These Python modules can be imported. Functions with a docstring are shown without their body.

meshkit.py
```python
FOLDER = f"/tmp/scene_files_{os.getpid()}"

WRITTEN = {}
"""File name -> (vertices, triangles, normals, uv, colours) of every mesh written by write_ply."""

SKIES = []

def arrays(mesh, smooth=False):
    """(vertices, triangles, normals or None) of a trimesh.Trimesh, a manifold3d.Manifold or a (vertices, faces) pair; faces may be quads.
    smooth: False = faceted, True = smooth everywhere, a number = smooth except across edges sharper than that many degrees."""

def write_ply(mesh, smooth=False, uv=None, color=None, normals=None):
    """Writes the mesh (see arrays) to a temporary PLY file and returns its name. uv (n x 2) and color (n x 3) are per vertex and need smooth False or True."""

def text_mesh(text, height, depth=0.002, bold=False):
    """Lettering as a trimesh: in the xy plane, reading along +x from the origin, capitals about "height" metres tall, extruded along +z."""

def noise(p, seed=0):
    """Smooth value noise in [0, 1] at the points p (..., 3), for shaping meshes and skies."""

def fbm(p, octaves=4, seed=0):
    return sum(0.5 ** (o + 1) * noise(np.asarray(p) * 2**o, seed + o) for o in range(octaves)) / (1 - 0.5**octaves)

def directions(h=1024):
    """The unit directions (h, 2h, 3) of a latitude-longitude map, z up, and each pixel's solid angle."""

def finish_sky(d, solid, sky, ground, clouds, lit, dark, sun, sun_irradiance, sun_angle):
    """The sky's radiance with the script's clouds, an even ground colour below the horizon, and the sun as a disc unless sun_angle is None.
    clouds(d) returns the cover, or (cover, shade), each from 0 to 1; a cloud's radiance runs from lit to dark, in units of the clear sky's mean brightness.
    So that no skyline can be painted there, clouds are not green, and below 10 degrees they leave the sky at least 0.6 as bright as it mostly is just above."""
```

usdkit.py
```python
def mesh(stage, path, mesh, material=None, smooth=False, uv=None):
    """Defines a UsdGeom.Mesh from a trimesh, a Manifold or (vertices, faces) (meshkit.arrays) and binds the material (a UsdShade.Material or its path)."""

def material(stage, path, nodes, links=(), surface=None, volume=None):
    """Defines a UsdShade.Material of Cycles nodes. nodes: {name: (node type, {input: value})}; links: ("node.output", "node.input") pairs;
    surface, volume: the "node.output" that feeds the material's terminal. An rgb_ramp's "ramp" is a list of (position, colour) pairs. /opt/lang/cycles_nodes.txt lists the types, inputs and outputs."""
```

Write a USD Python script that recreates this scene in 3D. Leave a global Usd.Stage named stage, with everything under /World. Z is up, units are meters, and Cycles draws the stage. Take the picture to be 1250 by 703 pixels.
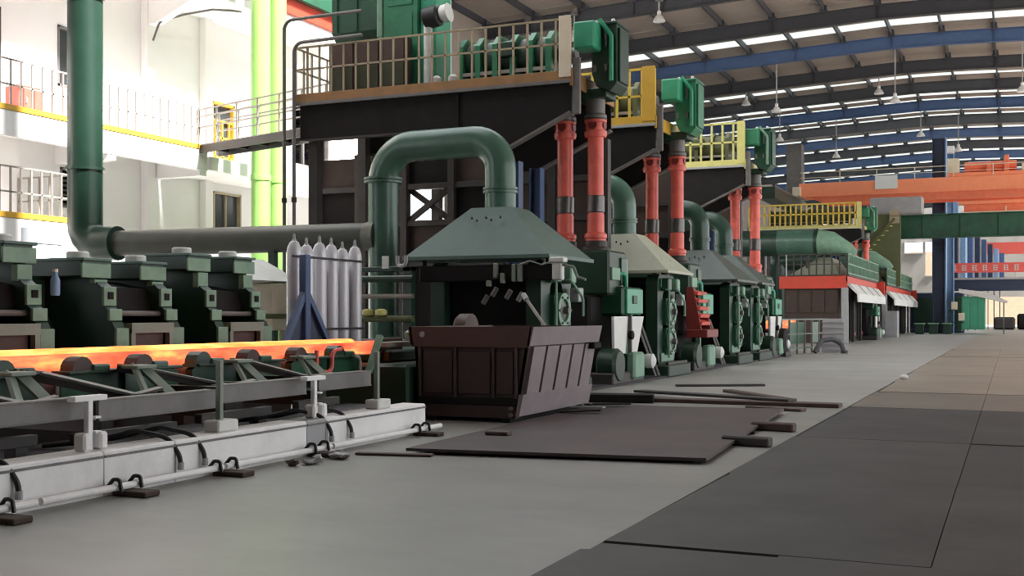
import math, random
import numpy as np, trimesh, usdkit
from shapely.geometry import Polygon
from pxr import Usd, UsdGeom, UsdLux, UsdShade, Gf, Sdf, Vt

random.seed(7)
RNG = np.random.default_rng(7)
PI = math.pi
stage = Usd.Stage.CreateInMemory()
UsdGeom.SetStageUpAxis(stage, 'Z'); UsdGeom.SetStageMetersPerUnit(stage, 1.0)
UsdGeom.Xform.Define(stage, '/World'); UsdGeom.Scope.Define(stage, '/World/Looks')

# ------------------------------------------------------------------ camera, light, exposure
# world: the hall runs along +Y, +X is towards the open aisle, camera stands at the origin, eye height 1.6 m
YAW = math.degrees(math.atan(610 / 1400))
cam = UsdGeom.Camera.Define(stage, '/World/camera')
cam.AddTranslateOp().Set(Gf.Vec3d(0, 0, 1.6)); cam.AddRotateZOp().Set(YAW); cam.AddRotateXOp().Set(90)
cam.CreateHorizontalApertureAttr(36.0); cam.CreateVerticalApertureAttr(36.0 * 703 / 1250)
cam.CreateFocalLengthAttr(36.0 * 1400 / 1250)
cam.CreateVerticalApertureOffsetAttr(36.0 * 34.5 / 1250)
cam.CreateExposureAttr(0.85)
cam.CreateClippingRangeAttr(Gf.Vec2f(0.1, 2000))

sky = UsdLux.DomeLight.Define(stage, '/World/sky')
sky.CreateIntensityAttr(0.5); sky.CreateColorAttr(Gf.Vec3f(0.93, 0.97, 1.0))
sun = UsdLux.DistantLight.Define(stage, '/World/sun')
sun.CreateIntensityAttr(3.2); sun.CreateNormalizeAttr(True); sun.CreateAngleAttr(7.0); sun.CreateColorAttr(Gf.Vec3f(1.0, 0.97, 0.93))
# local -Z is the direction of the light: from +X, 52 degrees high, a little from the camera's side
sun.AddRotateZOp().Set(-8.0); sun.AddRotateYOp().Set(38.0)

# ------------------------------------------------------------------ materials
MATS = {}
def paint(name, col, rough=0.5, metal=0.0, var=0.18, scale=2.5, dirt=None, dirt_amt=0.5, bump=0.0, spec=0.5, detail=6, stretch=None):
    """Painted or bare surface: base colour broken up by noise, optional darker wear patches, fine relief."""
    c = np.array(col, float)
    lo, hi = tuple(c * (1 - var)), tuple(np.clip(c * (1 + var), 0, 1))
    n = {'tc': ('texture_coordinate', {}), 'mp': ('mapping', {'scale': stretch or (1, 1, 1)}),
         'n': ('noise_texture', {'scale': scale, 'detail': float(detail), 'roughness': 0.6}),
         'r': ('rgb_ramp', {'ramp': [(0.3, lo), (0.7, hi)]}),
         'p': ('principled_bsdf', {'roughness': rough, 'metallic': metal, 'specular_ior_level': spec})}
    l = [('tc.object', 'mp.vector'), ('mp.vector', 'n.vector'), ('n.fac', 'r.fac')]
    if dirt is not None:
        n['n2'] = ('noise_texture', {'scale': scale * 0.45, 'detail': 8.0, 'roughness': 0.7})
        n['r2'] = ('rgb_ramp', {'ramp': [(0.5, (0, 0, 0)), (0.68, (dirt_amt,) * 3)]})
        n['m'] = ('mix', {'color2': tuple(dirt)})
        l += [('mp.vector', 'n2.vector'), ('n2.fac', 'r2.fac'), ('r.color', 'm.color1'), ('r2.color', 'm.fac'), ('m.color', 'p.base_color')]
    else:
        l += [('r.color', 'p.base_color')]
    if bump:
        n['b'] = ('bump', {'strength': bump, 'distance': 0.02})
        l += [('n.fac', 'b.height'), ('b.normal', 'p.normal')]
    MATS[name] = usdkit.material(stage, '/World/Looks/' + name, n, l, surface='p.BSDF')

GRIME = (0.02, 0.017, 0.014)
paint('green_paint', (0.018, 0.084, 0.046), 0.38, dirt=GRIME, dirt_amt=0.55)
paint('green_dark', (0.011, 0.042, 0.024), 0.45, dirt=GRIME, dirt_amt=0.5)
paint('green_pale', (0.19, 0.34, 0.24), 0.5, dirt=(0.08, 0.10, 0.07), dirt_amt=0.4)
paint('green_teal', (0.045, 0.33, 0.19), 0.4, var=0.1)
paint('green_mid', (0.03, 0.2, 0.10), 0.4, dirt=GRIME, dirt_amt=0.3)
paint('green_deep', (0.013, 0.040, 0.026), 0.35, var=0.12)
paint('green_duct', (0.07, 0.15, 0.112), 0.3, var=0.12, dirt=(0.05, 0.07, 0.06), dirt_amt=0.35)
paint('green_pipe', (0.022, 0.055, 0.038), 0.3, var=0.12, dirt=(0.025, 0.045, 0.035), dirt_amt=0.4)
paint('green_lime', (0.27, 0.52, 0.13), 0.4, var=0.06)
paint('green_olive_dark', (0.045, 0.05, 0.02), 0.6, var=0.15)
paint('green_olive', (0.11, 0.12, 0.05), 0.6, var=0.1)
paint('hood_grey_green', (0.105, 0.165, 0.145), 0.5, var=0.1, scale=1.5, dirt=(0.08, 0.115, 0.10), dirt_amt=0.5, spec=0.35)
paint('hood_cream', (0.44, 0.46, 0.36), 0.5, var=0.08)
paint('hood_dark', (0.055, 0.075, 0.062), 0.45, var=0.1)
paint('concrete', (0.24, 0.237, 0.222), 0.40, var=0.16, scale=0.7, dirt=(0.155, 0.15, 0.14), dirt_amt=0.6, bump=0.08, stretch=(0.6, 1.0, 1))
paint('concrete_lit_far', (0.37, 0.365, 0.35), 0.42, var=0.12, scale=0.6, dirt=(0.25, 0.245, 0.235), dirt_amt=0.4, bump=0.06, stretch=(0.6, 1.0, 1))  # paler slab tone stands in for brighter light down the hall
paint('concrete_far', (0.30, 0.265, 0.225), 0.38, var=0.12, scale=0.5, bump=0.05)
PL = [(0.070, 0.067, 0.066), (0.062, 0.059, 0.060), (0.078, 0.074, 0.071)]
for i, c in enumerate(PL):
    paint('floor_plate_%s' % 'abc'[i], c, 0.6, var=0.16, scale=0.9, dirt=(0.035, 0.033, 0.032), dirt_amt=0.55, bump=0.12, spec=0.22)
paint('floor_plate_sheen_mid', (0.165, 0.142, 0.118), 0.42, var=0.14, scale=0.6, dirt=(0.10, 0.09, 0.075), dirt_amt=0.5, bump=0.05)  # grazing floor sheen painted into this plate tone
paint('floor_plate_sheen_tan', (0.28, 0.235, 0.19), 0.38, var=0.14, scale=0.6, dirt=(0.16, 0.13, 0.1), dirt_amt=0.5, bump=0.05)  # stronger painted sheen for the plates farther off
paint('steel_dark', (0.045, 0.04, 0.038), 0.55, metal=0.2, dirt=(0.05, 0.028, 0.02), dirt_amt=0.5)
paint('steel_black', (0.012, 0.010, 0.010), 0.7, var=0.25, spec=0.2)
paint('pipe_grimy', (0.05, 0.056, 0.044), 0.45, var=0.12, dirt=(0.03, 0.03, 0.025), dirt_amt=0.4)
paint('grey_green', (0.21, 0.25, 0.205), 0.5, var=0.12)
paint('sleeve_metal', (0.12, 0.11, 0.11), 0.35, metal=0.6, var=0.15)
paint('steel_grey', (0.16, 0.15, 0.145), 0.5, metal=0.15, dirt=(0.09, 0.08, 0.075), dirt_amt=0.4)
paint('steel_light', (0.36, 0.36, 0.37), 0.45, var=0.1)
paint('plate_rusty', (0.07, 0.052, 0.053), 0.55, metal=0.0, var=0.2, scale=0.8, dirt=(0.085, 0.052, 0.045), dirt_amt=0.6, bump=0.05, spec=0.25)
paint('rust_brown', (0.075, 0.04, 0.034), 0.6, var=0.2, dirt=(0.05, 0.03, 0.026), dirt_amt=0.5)
paint('bin_brown', (0.052, 0.032, 0.029), 0.6, var=0.15)
paint('bin_rim', (0.085, 0.040, 0.036), 0.55, var=0.15)
paint('bin_side_lit', (0.25, 0.205, 0.215), 0.55, var=0.12)  # lit aisle side of the bin, painted paler than its front
paint('white_paint', (0.90, 0.885, 0.885), 0.55, var=0.05, dirt=(0.45, 0.42, 0.4), dirt_amt=0.4, scale=1.2)
paint('plaster', (0.82, 0.80, 0.79), 0.75, var=0.03, scale=0.6)
paint('white_sheet', (0.72, 0.72, 0.70), 0.5, var=0.06, dirt=(0.4, 0.4, 0.38), dirt_amt=0.4)
paint('wood_block', (0.055, 0.032, 0.022), 0.8)
paint('yellow_edge', (0.62, 0.36, 0.04), 0.5, var=0.08)
paint('yellow_rail', (0.72, 0.50, 0.07), 0.45, var=0.08)
paint('yellow_green_rail', (0.62, 0.58, 0.2), 0.45, var=0.08)
paint('tan_rail', (0.40, 0.33, 0.22), 0.5, var=0.12)
paint('rail_grey', (0.30, 0.27, 0.24), 0.5, var=0.1)
paint('edge_brown', (0.30, 0.155, 0.06), 0.6, var=0.15)
paint('red_paint', (0.80, 0.14, 0.105), 0.4, var=0.12, dirt=(0.2, 0.02, 0.015), dirt_amt=0.4)
paint('red_dark', (0.22, 0.03, 0.025), 0.5, var=0.12)
paint('red_band', (0.60, 0.055, 0.028), 0.45, var=0.08)
paint('orange_paint', (0.97, 0.30, 0.15), 0.42, var=0.05)
paint('orange_dark', (0.85, 0.20, 0.10), 0.5, var=0.06)
paint('pink_red', (0.75, 0.12, 0.10), 0.45, var=0.05)
paint('cream_paint', (0.72, 0.62, 0.48), 0.5, var=0.05)
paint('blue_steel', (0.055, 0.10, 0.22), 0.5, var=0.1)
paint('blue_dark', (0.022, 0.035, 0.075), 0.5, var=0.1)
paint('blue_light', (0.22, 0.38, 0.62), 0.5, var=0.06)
paint('slate_steel', (0.05, 0.052, 0.062), 0.55, var=0.1)
paint('roof_sheet', (0.30, 0.255, 0.225), 0.6, var=0.06)
paint('cylinder_grey', (0.66, 0.66, 0.71), 0.32, var=0.04, metal=0.1)
paint('rubber_black', (0.012, 0.012, 0.013), 0.5)
paint('dark_glass', (0.05, 0.055, 0.06), 0.15, var=0.05)
paint('door_grey', (0.24, 0.25, 0.27), 0.5, var=0.05)
paint('shadow_brown', (0.055, 0.034, 0.026), 0.7, var=0.2)
paint('fence_grey', (0.13, 0.165, 0.145), 0.5, var=0.1)
paint('peach_wall', (0.42, 0.30, 0.21), 0.7, var=0.08)
paint('wall_pale', (0.50, 0.49, 0.47), 0.7, var=0.04)
paint('wall_mid', (0.32, 0.30, 0.28), 0.7, var=0.04)
paint('lamp_white', (0.75, 0.75, 0.74), 0.4, var=0.03)
paint('booth_green', (0.07, 0.36, 0.22), 0.45, var=0.06)
paint('scale_dark', (0.035, 0.03, 0.034), 0.7, var=0.25, bump=0.1)

# translucent roof light: daylight passes through the milky sheet
MATS['skylight'] = usdkit.material(stage, '/World/Looks/skylight', {
    't': ('translucent_bsdf', {'color': (0.42, 0.44, 0.43)}), 'd': ('diffuse_bsdf', {'color': (0.7, 0.72, 0.72)}), 'm': ('mix_closure', {'fac': 0.2})},
    [('t.BSDF', 'm.closure1'), ('d.BSDF', 'm.closure2')], surface='m.closure')
# clear pane
MATS['pane'] = usdkit.material(stage, '/World/Looks/pane', {
    't': ('transparent_bsdf', {'color': (0.93, 0.96, 0.96)}), 'g': ('glossy_bsdf', {'color': (0.9, 0.9, 0.9), 'roughness': 0.05}),
    'f': ('fresnel', {'IOR': 1.45}), 'm': ('mix_closure', {})},
    [('f.fac', 'm.fac'), ('t.BSDF', 'm.closure1'), ('g.BSDF', 'm.closure2')], surface='m.closure')
def hot(name, stops, strength, scale):
    MATS[name] = usdkit.material(stage, '/World/Looks/' + name, {
        'tc': ('texture_coordinate', {}), 'mp': ('mapping', {'scale': (1, 0.22, 1)}),
        'n': ('noise_texture', {'scale': scale, 'detail': 4.0, 'roughness': 0.55}), 'r': ('rgb_ramp', {'ramp': stops}),
        'p': ('principled_bsdf', {'base_color': (0.1, 0.05, 0.04), 'roughness': 0.8, 'emission_strength': strength})},
        [('tc.object', 'mp.vector'), ('mp.vector', 'n.vector'), ('n.fac', 'r.fac'), ('r.color', 'p.emission_color')], surface='p.BSDF')
hot('hot_steel', [(0.32, (0.75, 0.04, 0.015)), (0.46, (0.95, 0.12, 0.05)), (0.56, (1.0, 0.20, 0.075)), (0.68, (1.0, 0.50, 0.12))], 0.9, 6.0)
hot('hot_steel_top', [(0.30, (1.0, 0.16, 0.03)), (0.48, (1.0, 0.33, 0.06)), (0.62, (1.0, 0.55, 0.15))], 1.15, 5.0)

# ------------------------------------------------------------------ geometry helpers
S = np.array
def _chamfer_template():
    pts = []
    for sx in (-1, 1):
        for sy in (-1, 1):
            for sz in (-1, 1):
                for k in range(3):
                    pts.append((sx, sy, sz, k))
    def place(h, c):
        out = []
        for sx, sy, sz, k in pts:
            p = np.array([sx * h[0], sy * h[1], sz * h[2]], float)
            for a in range(3):
                if a != k: p[a] -= (sx, sy, sz)[a] * c
            out.append(p)
        return np.array(out)
    hull = trimesh.Trimesh(place((1, 1, 1), 0.3), process=False).convex_hull
    P = place((1, 1, 1), 0.3)
    idx = [int(np.argmin(((P - v) ** 2).sum(1))) for v in hull.vertices]
    F = np.array(idx)[hull.faces]
    return place, F
_CH_PLACE, _CH_F = _chamfer_template()
BV = S([[-1, -1, -1], [1, -1, -1], [1, 1, -1], [-1, 1, -1], [-1, -1, 1], [1, -1, 1], [1, 1, 1], [-1, 1, 1]], float)
BF = S([[0, 2, 1], [0, 3, 2], [4, 5, 6], [4, 6, 7], [0, 1, 5], [0, 5, 4], [1, 2, 6], [1, 6, 5], [2, 3, 7], [2, 7, 6], [3, 0, 4], [3, 4, 7]])

def unit(v):
    v = np.asarray(v, float); return v / max(np.linalg.norm(v), 1e-12)
def frame(d, up=(0, 0, 1)):
    d = unit(d); up = np.asarray(up, float)
    if abs(d @ unit(up)) > 0.98: up = S([1.0, 0, 0]) if abs(d[0]) < 0.9 else S([0, 1.0, 0])
    s = unit(np.cross(d, up)); u = np.cross(s, d)
    return d, s, u
def fillet(pts, r, n=6):
    """polyline with its corners rounded by radius r (number, or a list per inner corner)"""
    pts = [np.asarray(p, float) for p in pts]; out = [pts[0]]
    for i in range(1, len(pts) - 1):
        a, b, c = pts[i - 1], pts[i], pts[i + 1]
        rr = r[i - 1] if hasattr(r, '__len__') else r
        d1, d2 = unit(a - b), unit(c - b); cosv = np.clip(d1 @ d2, -1, 1); ang = math.acos(cosv)
        if rr <= 0 or ang > PI - 1e-3: out.append(b); continue
        t = min(rr / math.tan(ang / 2), 0.49 * np.linalg.norm(a - b), 0.49 * np.linalg.norm(c - b)); R = t * math.tan(ang / 2)
        cen = b + unit(d1 + d2) * (R / math.sin(ang / 2)); v1, v2 = b + d1 * t - cen, b + d2 * t - cen
        w = PI - ang
        for k in range(n + 1):
            f = k / n; out.append(cen + (math.sin((1 - f) * w) * v1 + math.sin(f * w) * v2) / math.sin(w))
    out.append(pts[-1]); return out

class M:
    """Collects shapes, in world coordinates, that make up ONE mesh of the scene."""
    def __init__(s, smooth=False): s.v, s.f, s.n, s.smooth = [], [], 0, smooth
    def add(s, v, f):
        s.v.append(np.asarray(v, float)); s.f.append(np.asarray(f, int) + s.n); s.n += len(v); return s
    def tm(s, m): return s.add(m.vertices, m.faces)
    def box(s, x0, x1, y0, y1, z0, z1, c=0.012):
        h = S([abs(x1 - x0), abs(y1 - y0), abs(z1 - z0)]) / 2; o = S([x0 + x1, y0 + y1, z0 + z1]) / 2
        c = min(c, 0.45 * h.min())
        if c <= 0.0005: return s.add(BV * h + o, BF)
        return s.add(_CH_PLACE(h, c) + o, _CH_F)
    def bar(s, p0, p1, w, h, up=(0, 0, 1), c=0.0):
        """box along p0-p1, w across, h along up"""
        p0, p1 = np.asarray(p0, float), np.asarray(p1, float); d, sd, u = frame(p1 - p0, up); L = np.linalg.norm(p1 - p0)
        hh = S([L / 2, w / 2, h / 2]); c = min(c, 0.45 * hh.min())
        V = BV * hh if c <= 0.0005 else _CH_PLACE(hh, c)
        return s.add(V @ np.stack([d, sd, u]) + (p0 + p1) / 2, BF if c <= 0.0005 else _CH_F)
    def lathe(s, prof, p0, axis=(0, 0, 1), n=16):
        """prof: (radius, distance along axis)"""
        s.smooth = s.smooth or 35; d, a, b = frame(axis); p0 = np.asarray(p0, float)
        t = np.arange(n) * 2 * PI / n; ring = np.cos(t)[:, None] * a + np.sin(t)[:, None] * b
        V, F = [], []
        for r, z in prof: V.append(p0 + d * z + ring * r)
        for i in range(len(prof) - 1):
            for k in range(n):
                q, w = i * n + k, i * n + (k + 1) % n
                F += [[q, q + n, w], [w, q + n, w + n]]
        V = np.vstack(V); m = len(prof)
        for i, sgn in ((0, 1), (m - 1, -1)):
            if prof[i][0] > 1e-4:
                c = len(V); V = np.vstack([V, p0 + d * prof[i][1]])
                for k in range(n):
                    q, w = i * n + k, i * n + (k + 1) % n
                    F.append([c, q, w] if sgn > 0 else [c, w, q])
        F = S(F)
        return s.add(V, F[:, ::-1] if np.linalg.det(np.stack([a, b, d])) < 0 else F) if True else s
    def cyl(s, p0, p1, r, r2=None, n=16):
        p0, p1 = np.asarray(p0, float), np.asarray(p1, float); L = np.linalg.norm(p1 - p0)
        return s.lathe([(r, 0), (r if r2 is None else r2, L)], p0, p1 - p0, n)
    def tube(s, pts, r, n=10):
        s.smooth = s.smooth or 40; pts = [np.asarray(p, float) for p in pts]; N = len(pts); rr = r if hasattr(r, '__len__') else [r] * N
        T = [unit((unit(pts[min(i + 1, N - 1)] - pts[i]) if i < N - 1 else 0) + (unit(pts[i] - pts[i - 1]) if i else 0)) for i in range(N)]
        _, a, b = frame(T[0]); V, F = [], []; t = np.arange(n) * 2 * PI / n
        for i in range(N):
            a = unit(a - T[i] * (a @ T[i])); b = np.cross(T[i], a)
            V.append(pts[i] + (np.cos(t)[:, None] * a + np.sin(t)[:, None] * b) * rr[i])
        for i in range(N - 1):
            for k in range(n):
                q, w = i * n + k, i * n + (k + 1) % n
                F += [[q, w, q + n], [w, w + n, q + n]]
        V = np.vstack(V); c0 = len(V); V = np.vstack([V, pts[0], pts[-1]])
        for k in range(n):
            w = (k + 1) % n; F.append([c0, w, k]); F.append([c0 + 1, (N - 1) * n + k, (N - 1) * n + w])
        return s.add(V, F)
    def prism(s, poly, axis, a0, a1, holes=()):
        """polygon extruded along an axis: axis 'x' -> poly (y,z); 'y' -> (x,z); 'z' -> (x,y)"""
        m = trimesh.creation.extrude_polygon(Polygon(poly, holes), abs(a1 - a0), engine='earcut'); v = m.vertices; lo = min(a0, a1); f = m.faces
        if axis == 'z': V = np.c_[v[:, 0], v[:, 1], v[:, 2] + lo]
        elif axis == 'x': V = np.c_[v[:, 2] + lo, v[:, 0], v[:, 1]]
        else: V = np.c_[v[:, 0], v[:, 2] + lo, v[:, 1]]; f = f[:, ::-1]
        return s.add(V, f)
    def frustum(s, bot, z0, top, z1, t=0.0):
        """four-sided hood skirt: bot, top = (x0,x1,y0,y1); t > 0: open underneath, wall t thick"""
        def ring(r, z): x0, x1, y0, y1 = r; return [(x0, y0, z), (x1, y0, z), (x1, y1, z), (x0, y1, z)]
        V = ring(bot, z0) + ring(top, z1); F = []
        for k in range(4):
            a, b = k, (k + 1) % 4; F += [[a, b, b + 4], [a, b + 4, a + 4]]
        if t > 0:
            g = lambda r: (r[0] + t, r[1] - t, r[2] + t, r[3] - t)
            V += ring(g(bot), z0) + ring(g(top), z1 - t)
            for k in range(4):
                a, b = k, (k + 1) % 4; F += [[a + 8, b + 12, b + 8], [a + 8, a + 12, b + 12], [a, a + 8, b + 8], [a, b + 8, b]]
            F += [[12, 14, 13], [12, 15, 14]]
        else: F += [[0, 2, 1], [0, 3, 2]]
        F += [[4, 5, 6], [4, 6, 7]]
        return s.add(V, F)
    def arrays(s): return np.vstack(s.v), np.vstack(s.f)

# ------------------------------------------------------------------ scene helpers
USED = {}
def numbered(parent, name):
    k = USED.get((parent, name), 0); USED[(parent, name)] = k + 1
    return '%s/%s' % (parent, name if k == 0 else '%s_%03d' % (name, k))
LOC = {}
def thing(name, label=None, cat=None, loc=(0, 0, 0), group=None, kind=None):
    p = numbered('/World', name); x = UsdGeom.Xform.Define(stage, p); x.AddTranslateOp().Set(Gf.Vec3d(*map(float, loc)))
    LOC[p] = S(loc, float); tag(x.GetPrim(), label, cat, group, kind); return p
def tag(prim, label=None, cat=None, group=None, kind=None):
    for k, v in (('label', label), ('category', cat), ('group', group), ('kind', kind)):
        if v: prim.SetCustomDataByKey(k, v)
def part(parent, name, m, mat, label=None, kind=None):
    p = numbered(parent, name); LOC[p] = LOC[parent]
    v, f = m.arrays()
    g = usdkit.mesh(stage, p, (v - LOC[parent], f), MATS[mat], smooth=m.smooth)
    if label or kind: tag(g.GetPrim(), label, None, None, kind)
    return p
def single(name, m, mat, label=None, cat=None, group=None, kind=None, loc=None):
    """a thing that is one mesh, its origin at its base"""
    v, f = m.arrays(); lo, hi = v.min(0), v.max(0)
    loc = S(loc) if loc is not None else S([(lo[0] + hi[0]) / 2, (lo[1] + hi[1]) / 2, lo[2]])
    p = numbered('/World', name); g = usdkit.mesh(stage, p, (v - loc, f), MATS[mat], smooth=m.smooth)
    g.AddTranslateOp().Set(Gf.Vec3d(*map(float, loc))); tag(g.GetPrim(), label, cat, group, kind); return p
def dup(src, loc, label=None, group=None):
    """copy of a thing with its parts, at another place"""
    pr = stage.GetPrimAtPath(src); base = src.split('/')[-1]
    while base[-4:-3] == '_' and base[-3:].isdigit(): base = base[:-4]
    p = numbered('/World', base); x = UsdGeom.Xform.Define(stage, p)
    x.GetPrim().GetReferences().AddInternalReference(pr.GetPath()); x.GetPrim().SetInstanceable(True)
    op = [o for o in x.GetOrderedXformOps()]
    (op[0] if op else x.AddTranslateOp()).Set(Gf.Vec3d(*map(float, loc)))
    d = pr.GetCustomData(); tag(x.GetPrim(), label or d.get('label'), d.get('category'), group or d.get('group'), d.get('kind')); return p

def railing(parent, path, z, h, mat, step=0.36, r=0.02, mids=(0.5,), post_first=True, name='railing', rail_r=None, square=False):
    """part 'railing' (its rails) with a sub-part for every post; path: (x, y) corners; z: deck height"""
    m = M(); rr = rail_r or r
    P = [S([p[0], p[1], z], float) for p in path]
    for a, b in zip(P[:-1], P[1:]):
        for k in (1.0,) + tuple(mids): m.bar(a + (0, 0, h * k), b + (0, 0, h * k), rr * 2, rr * 2)
    rail = part(parent, name, m, mat)
    for i, (a, b) in enumerate(zip(P[:-1], P[1:])):
        L = np.linalg.norm(b - a); n = max(1, int(round(L / step)))
        for k in range(0 if (i == 0 and post_first) else 1, n + 1):
            q = a + (b - a) * k / n; pm = M(); pm.bar(q - (0, 0, 0.02), q + (0, 0, h), r * 2, r * 2, up=(1, 0, 0)); part(rail, 'post', pm, mat)
    return rail

# ================================================================== STRUCTURE
# ------------------------------------------------------------------ floor
floor = thing('floor', 'mill hall floor of grey concrete with dark steel plates along the aisle', kind='structure')
part(floor, 'concrete_slab', M().box(-30, -2.66, -14, 20.7, -0.4, 0.0, 0), 'concrete'); part(floor, 'concrete_slab', M().box(-30, -2.66, 20.7, 196, -0.4, 0.0, 0), 'concrete_lit_far')
part(floor, 'bounce_floor', M().box(-26, -18.6, 16, 60, -.02, .012, 0), 'wall_pale')  # pale floor added to bounce light onto the lower annex wall
part(floor, 'plate_bed', M().box(-2.66, 26, -14, 60.1, -0.4, -0.028, 0), 'steel_black')
part(floor, 'aisle_slab', M().box(-2.66, 26, 60.1, 196, -0.4, 0.0, 0), 'concrete_far')
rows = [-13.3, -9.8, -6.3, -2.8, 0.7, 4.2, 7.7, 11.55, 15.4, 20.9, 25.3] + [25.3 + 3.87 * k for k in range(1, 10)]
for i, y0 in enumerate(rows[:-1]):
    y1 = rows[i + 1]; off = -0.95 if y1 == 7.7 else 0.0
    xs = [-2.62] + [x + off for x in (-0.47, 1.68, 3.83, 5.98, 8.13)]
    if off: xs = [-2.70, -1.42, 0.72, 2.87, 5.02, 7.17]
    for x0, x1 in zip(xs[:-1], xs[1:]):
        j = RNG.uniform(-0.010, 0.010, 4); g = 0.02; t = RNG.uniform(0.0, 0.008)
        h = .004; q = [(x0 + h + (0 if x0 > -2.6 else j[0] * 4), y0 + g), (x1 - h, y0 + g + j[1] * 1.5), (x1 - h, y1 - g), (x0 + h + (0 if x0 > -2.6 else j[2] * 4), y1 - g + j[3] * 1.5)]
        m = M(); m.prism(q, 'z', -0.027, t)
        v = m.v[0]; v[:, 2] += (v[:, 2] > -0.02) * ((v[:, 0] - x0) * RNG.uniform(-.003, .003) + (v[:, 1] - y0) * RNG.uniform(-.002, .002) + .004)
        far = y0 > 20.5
        part(floor, 'floor_plate', m, 'floor_plate_sheen_mid' if far and y0 < 25 else 'floor_plate_sheen_tan' if far else 'floor_plate_' + 'abc'[int(RNG.integers(3))])
part(floor, 'outer_plate_strip', M().box(8.13, 26, -14, 60.1, -0.3, 0.0, 0), 'concrete_far')

# ------------------------------------------------------------------ annex front (left), end walls
from manifold3d import Manifold
def mbox(x0, x1, y0, y1, z0, z1): return Manifold.cube((x1 - x0, y1 - y0, z1 - z0)).translate((x0, y0, z0))
OPEN = dict(door1=(21.6, 23.75, 7.0, 10.27), win1=(25.85, 27.0, 8.46, 10.27), win2=(25.95, 27.0, 4.85, 6.05), door2=(33.0, 34.3, 7.0, 9.25), win3=(33.1, 34.7, 4.55, 6.05), door3=(20.4, 21.7, 4.2, 6.0), win4=(38.0, 40.6, 7.6, 10.3), win5=(43.0, 46.0, 7.6, 10.3))
wl = mbox(-26.35, -26, 2, 52, 0, 20.5)
for y0, y1, z0, z1 in OPEN.values(): wl -= mbox(-26.4, -25.9, y0, y1, z0, z1)
tmw = wl.to_mesh(); mw = M(); mw.add(tmw.vert_properties[:, :3], tmw.tri_verts)
wall_left = thing('wall_left', 'white plastered two-storey annex front behind the balconies', kind='structure')
part(wall_left, 'plaster_wall', mw, 'plaster')
for y in (29.6, 33.0 - .45, 37.2, 42.0): part(wall_left, 'pilaster', M().box(-26.0, -25.72, y - .2, y + .2, 0, 12, 0.01), 'plaster')
part(wall_left, 'upper_slab', M().box(-26, -23.7, 4, 40, 12.0, 12.55, 0.02), 'plaster')
part(wall_left, 'red_fascia', M().box(-23.75, -23.62, 4, 38.5, 12.4, 12.95, .01), 'red_band'); part(wall_left, 'green_girder', M().box(-23.8, -23.4, 28, 38.5, 12.95, 15.5, .02), 'green_paint')
for y in (23.4, 29.6, 37.2, 44.0): part(wall_left, 'slab_beam', M().prism([(-26, 12), (-23.9, 12), (-23.9, 11.75), (-25.4, 11.1), (-26, 11.1)], 'y', y - .16, y + .16), 'plaster')
part(wall_left, 'back_room', M().box(-29.6, -29.4, 2, 52, 0, 20, 0), 'wall_pale')
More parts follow.
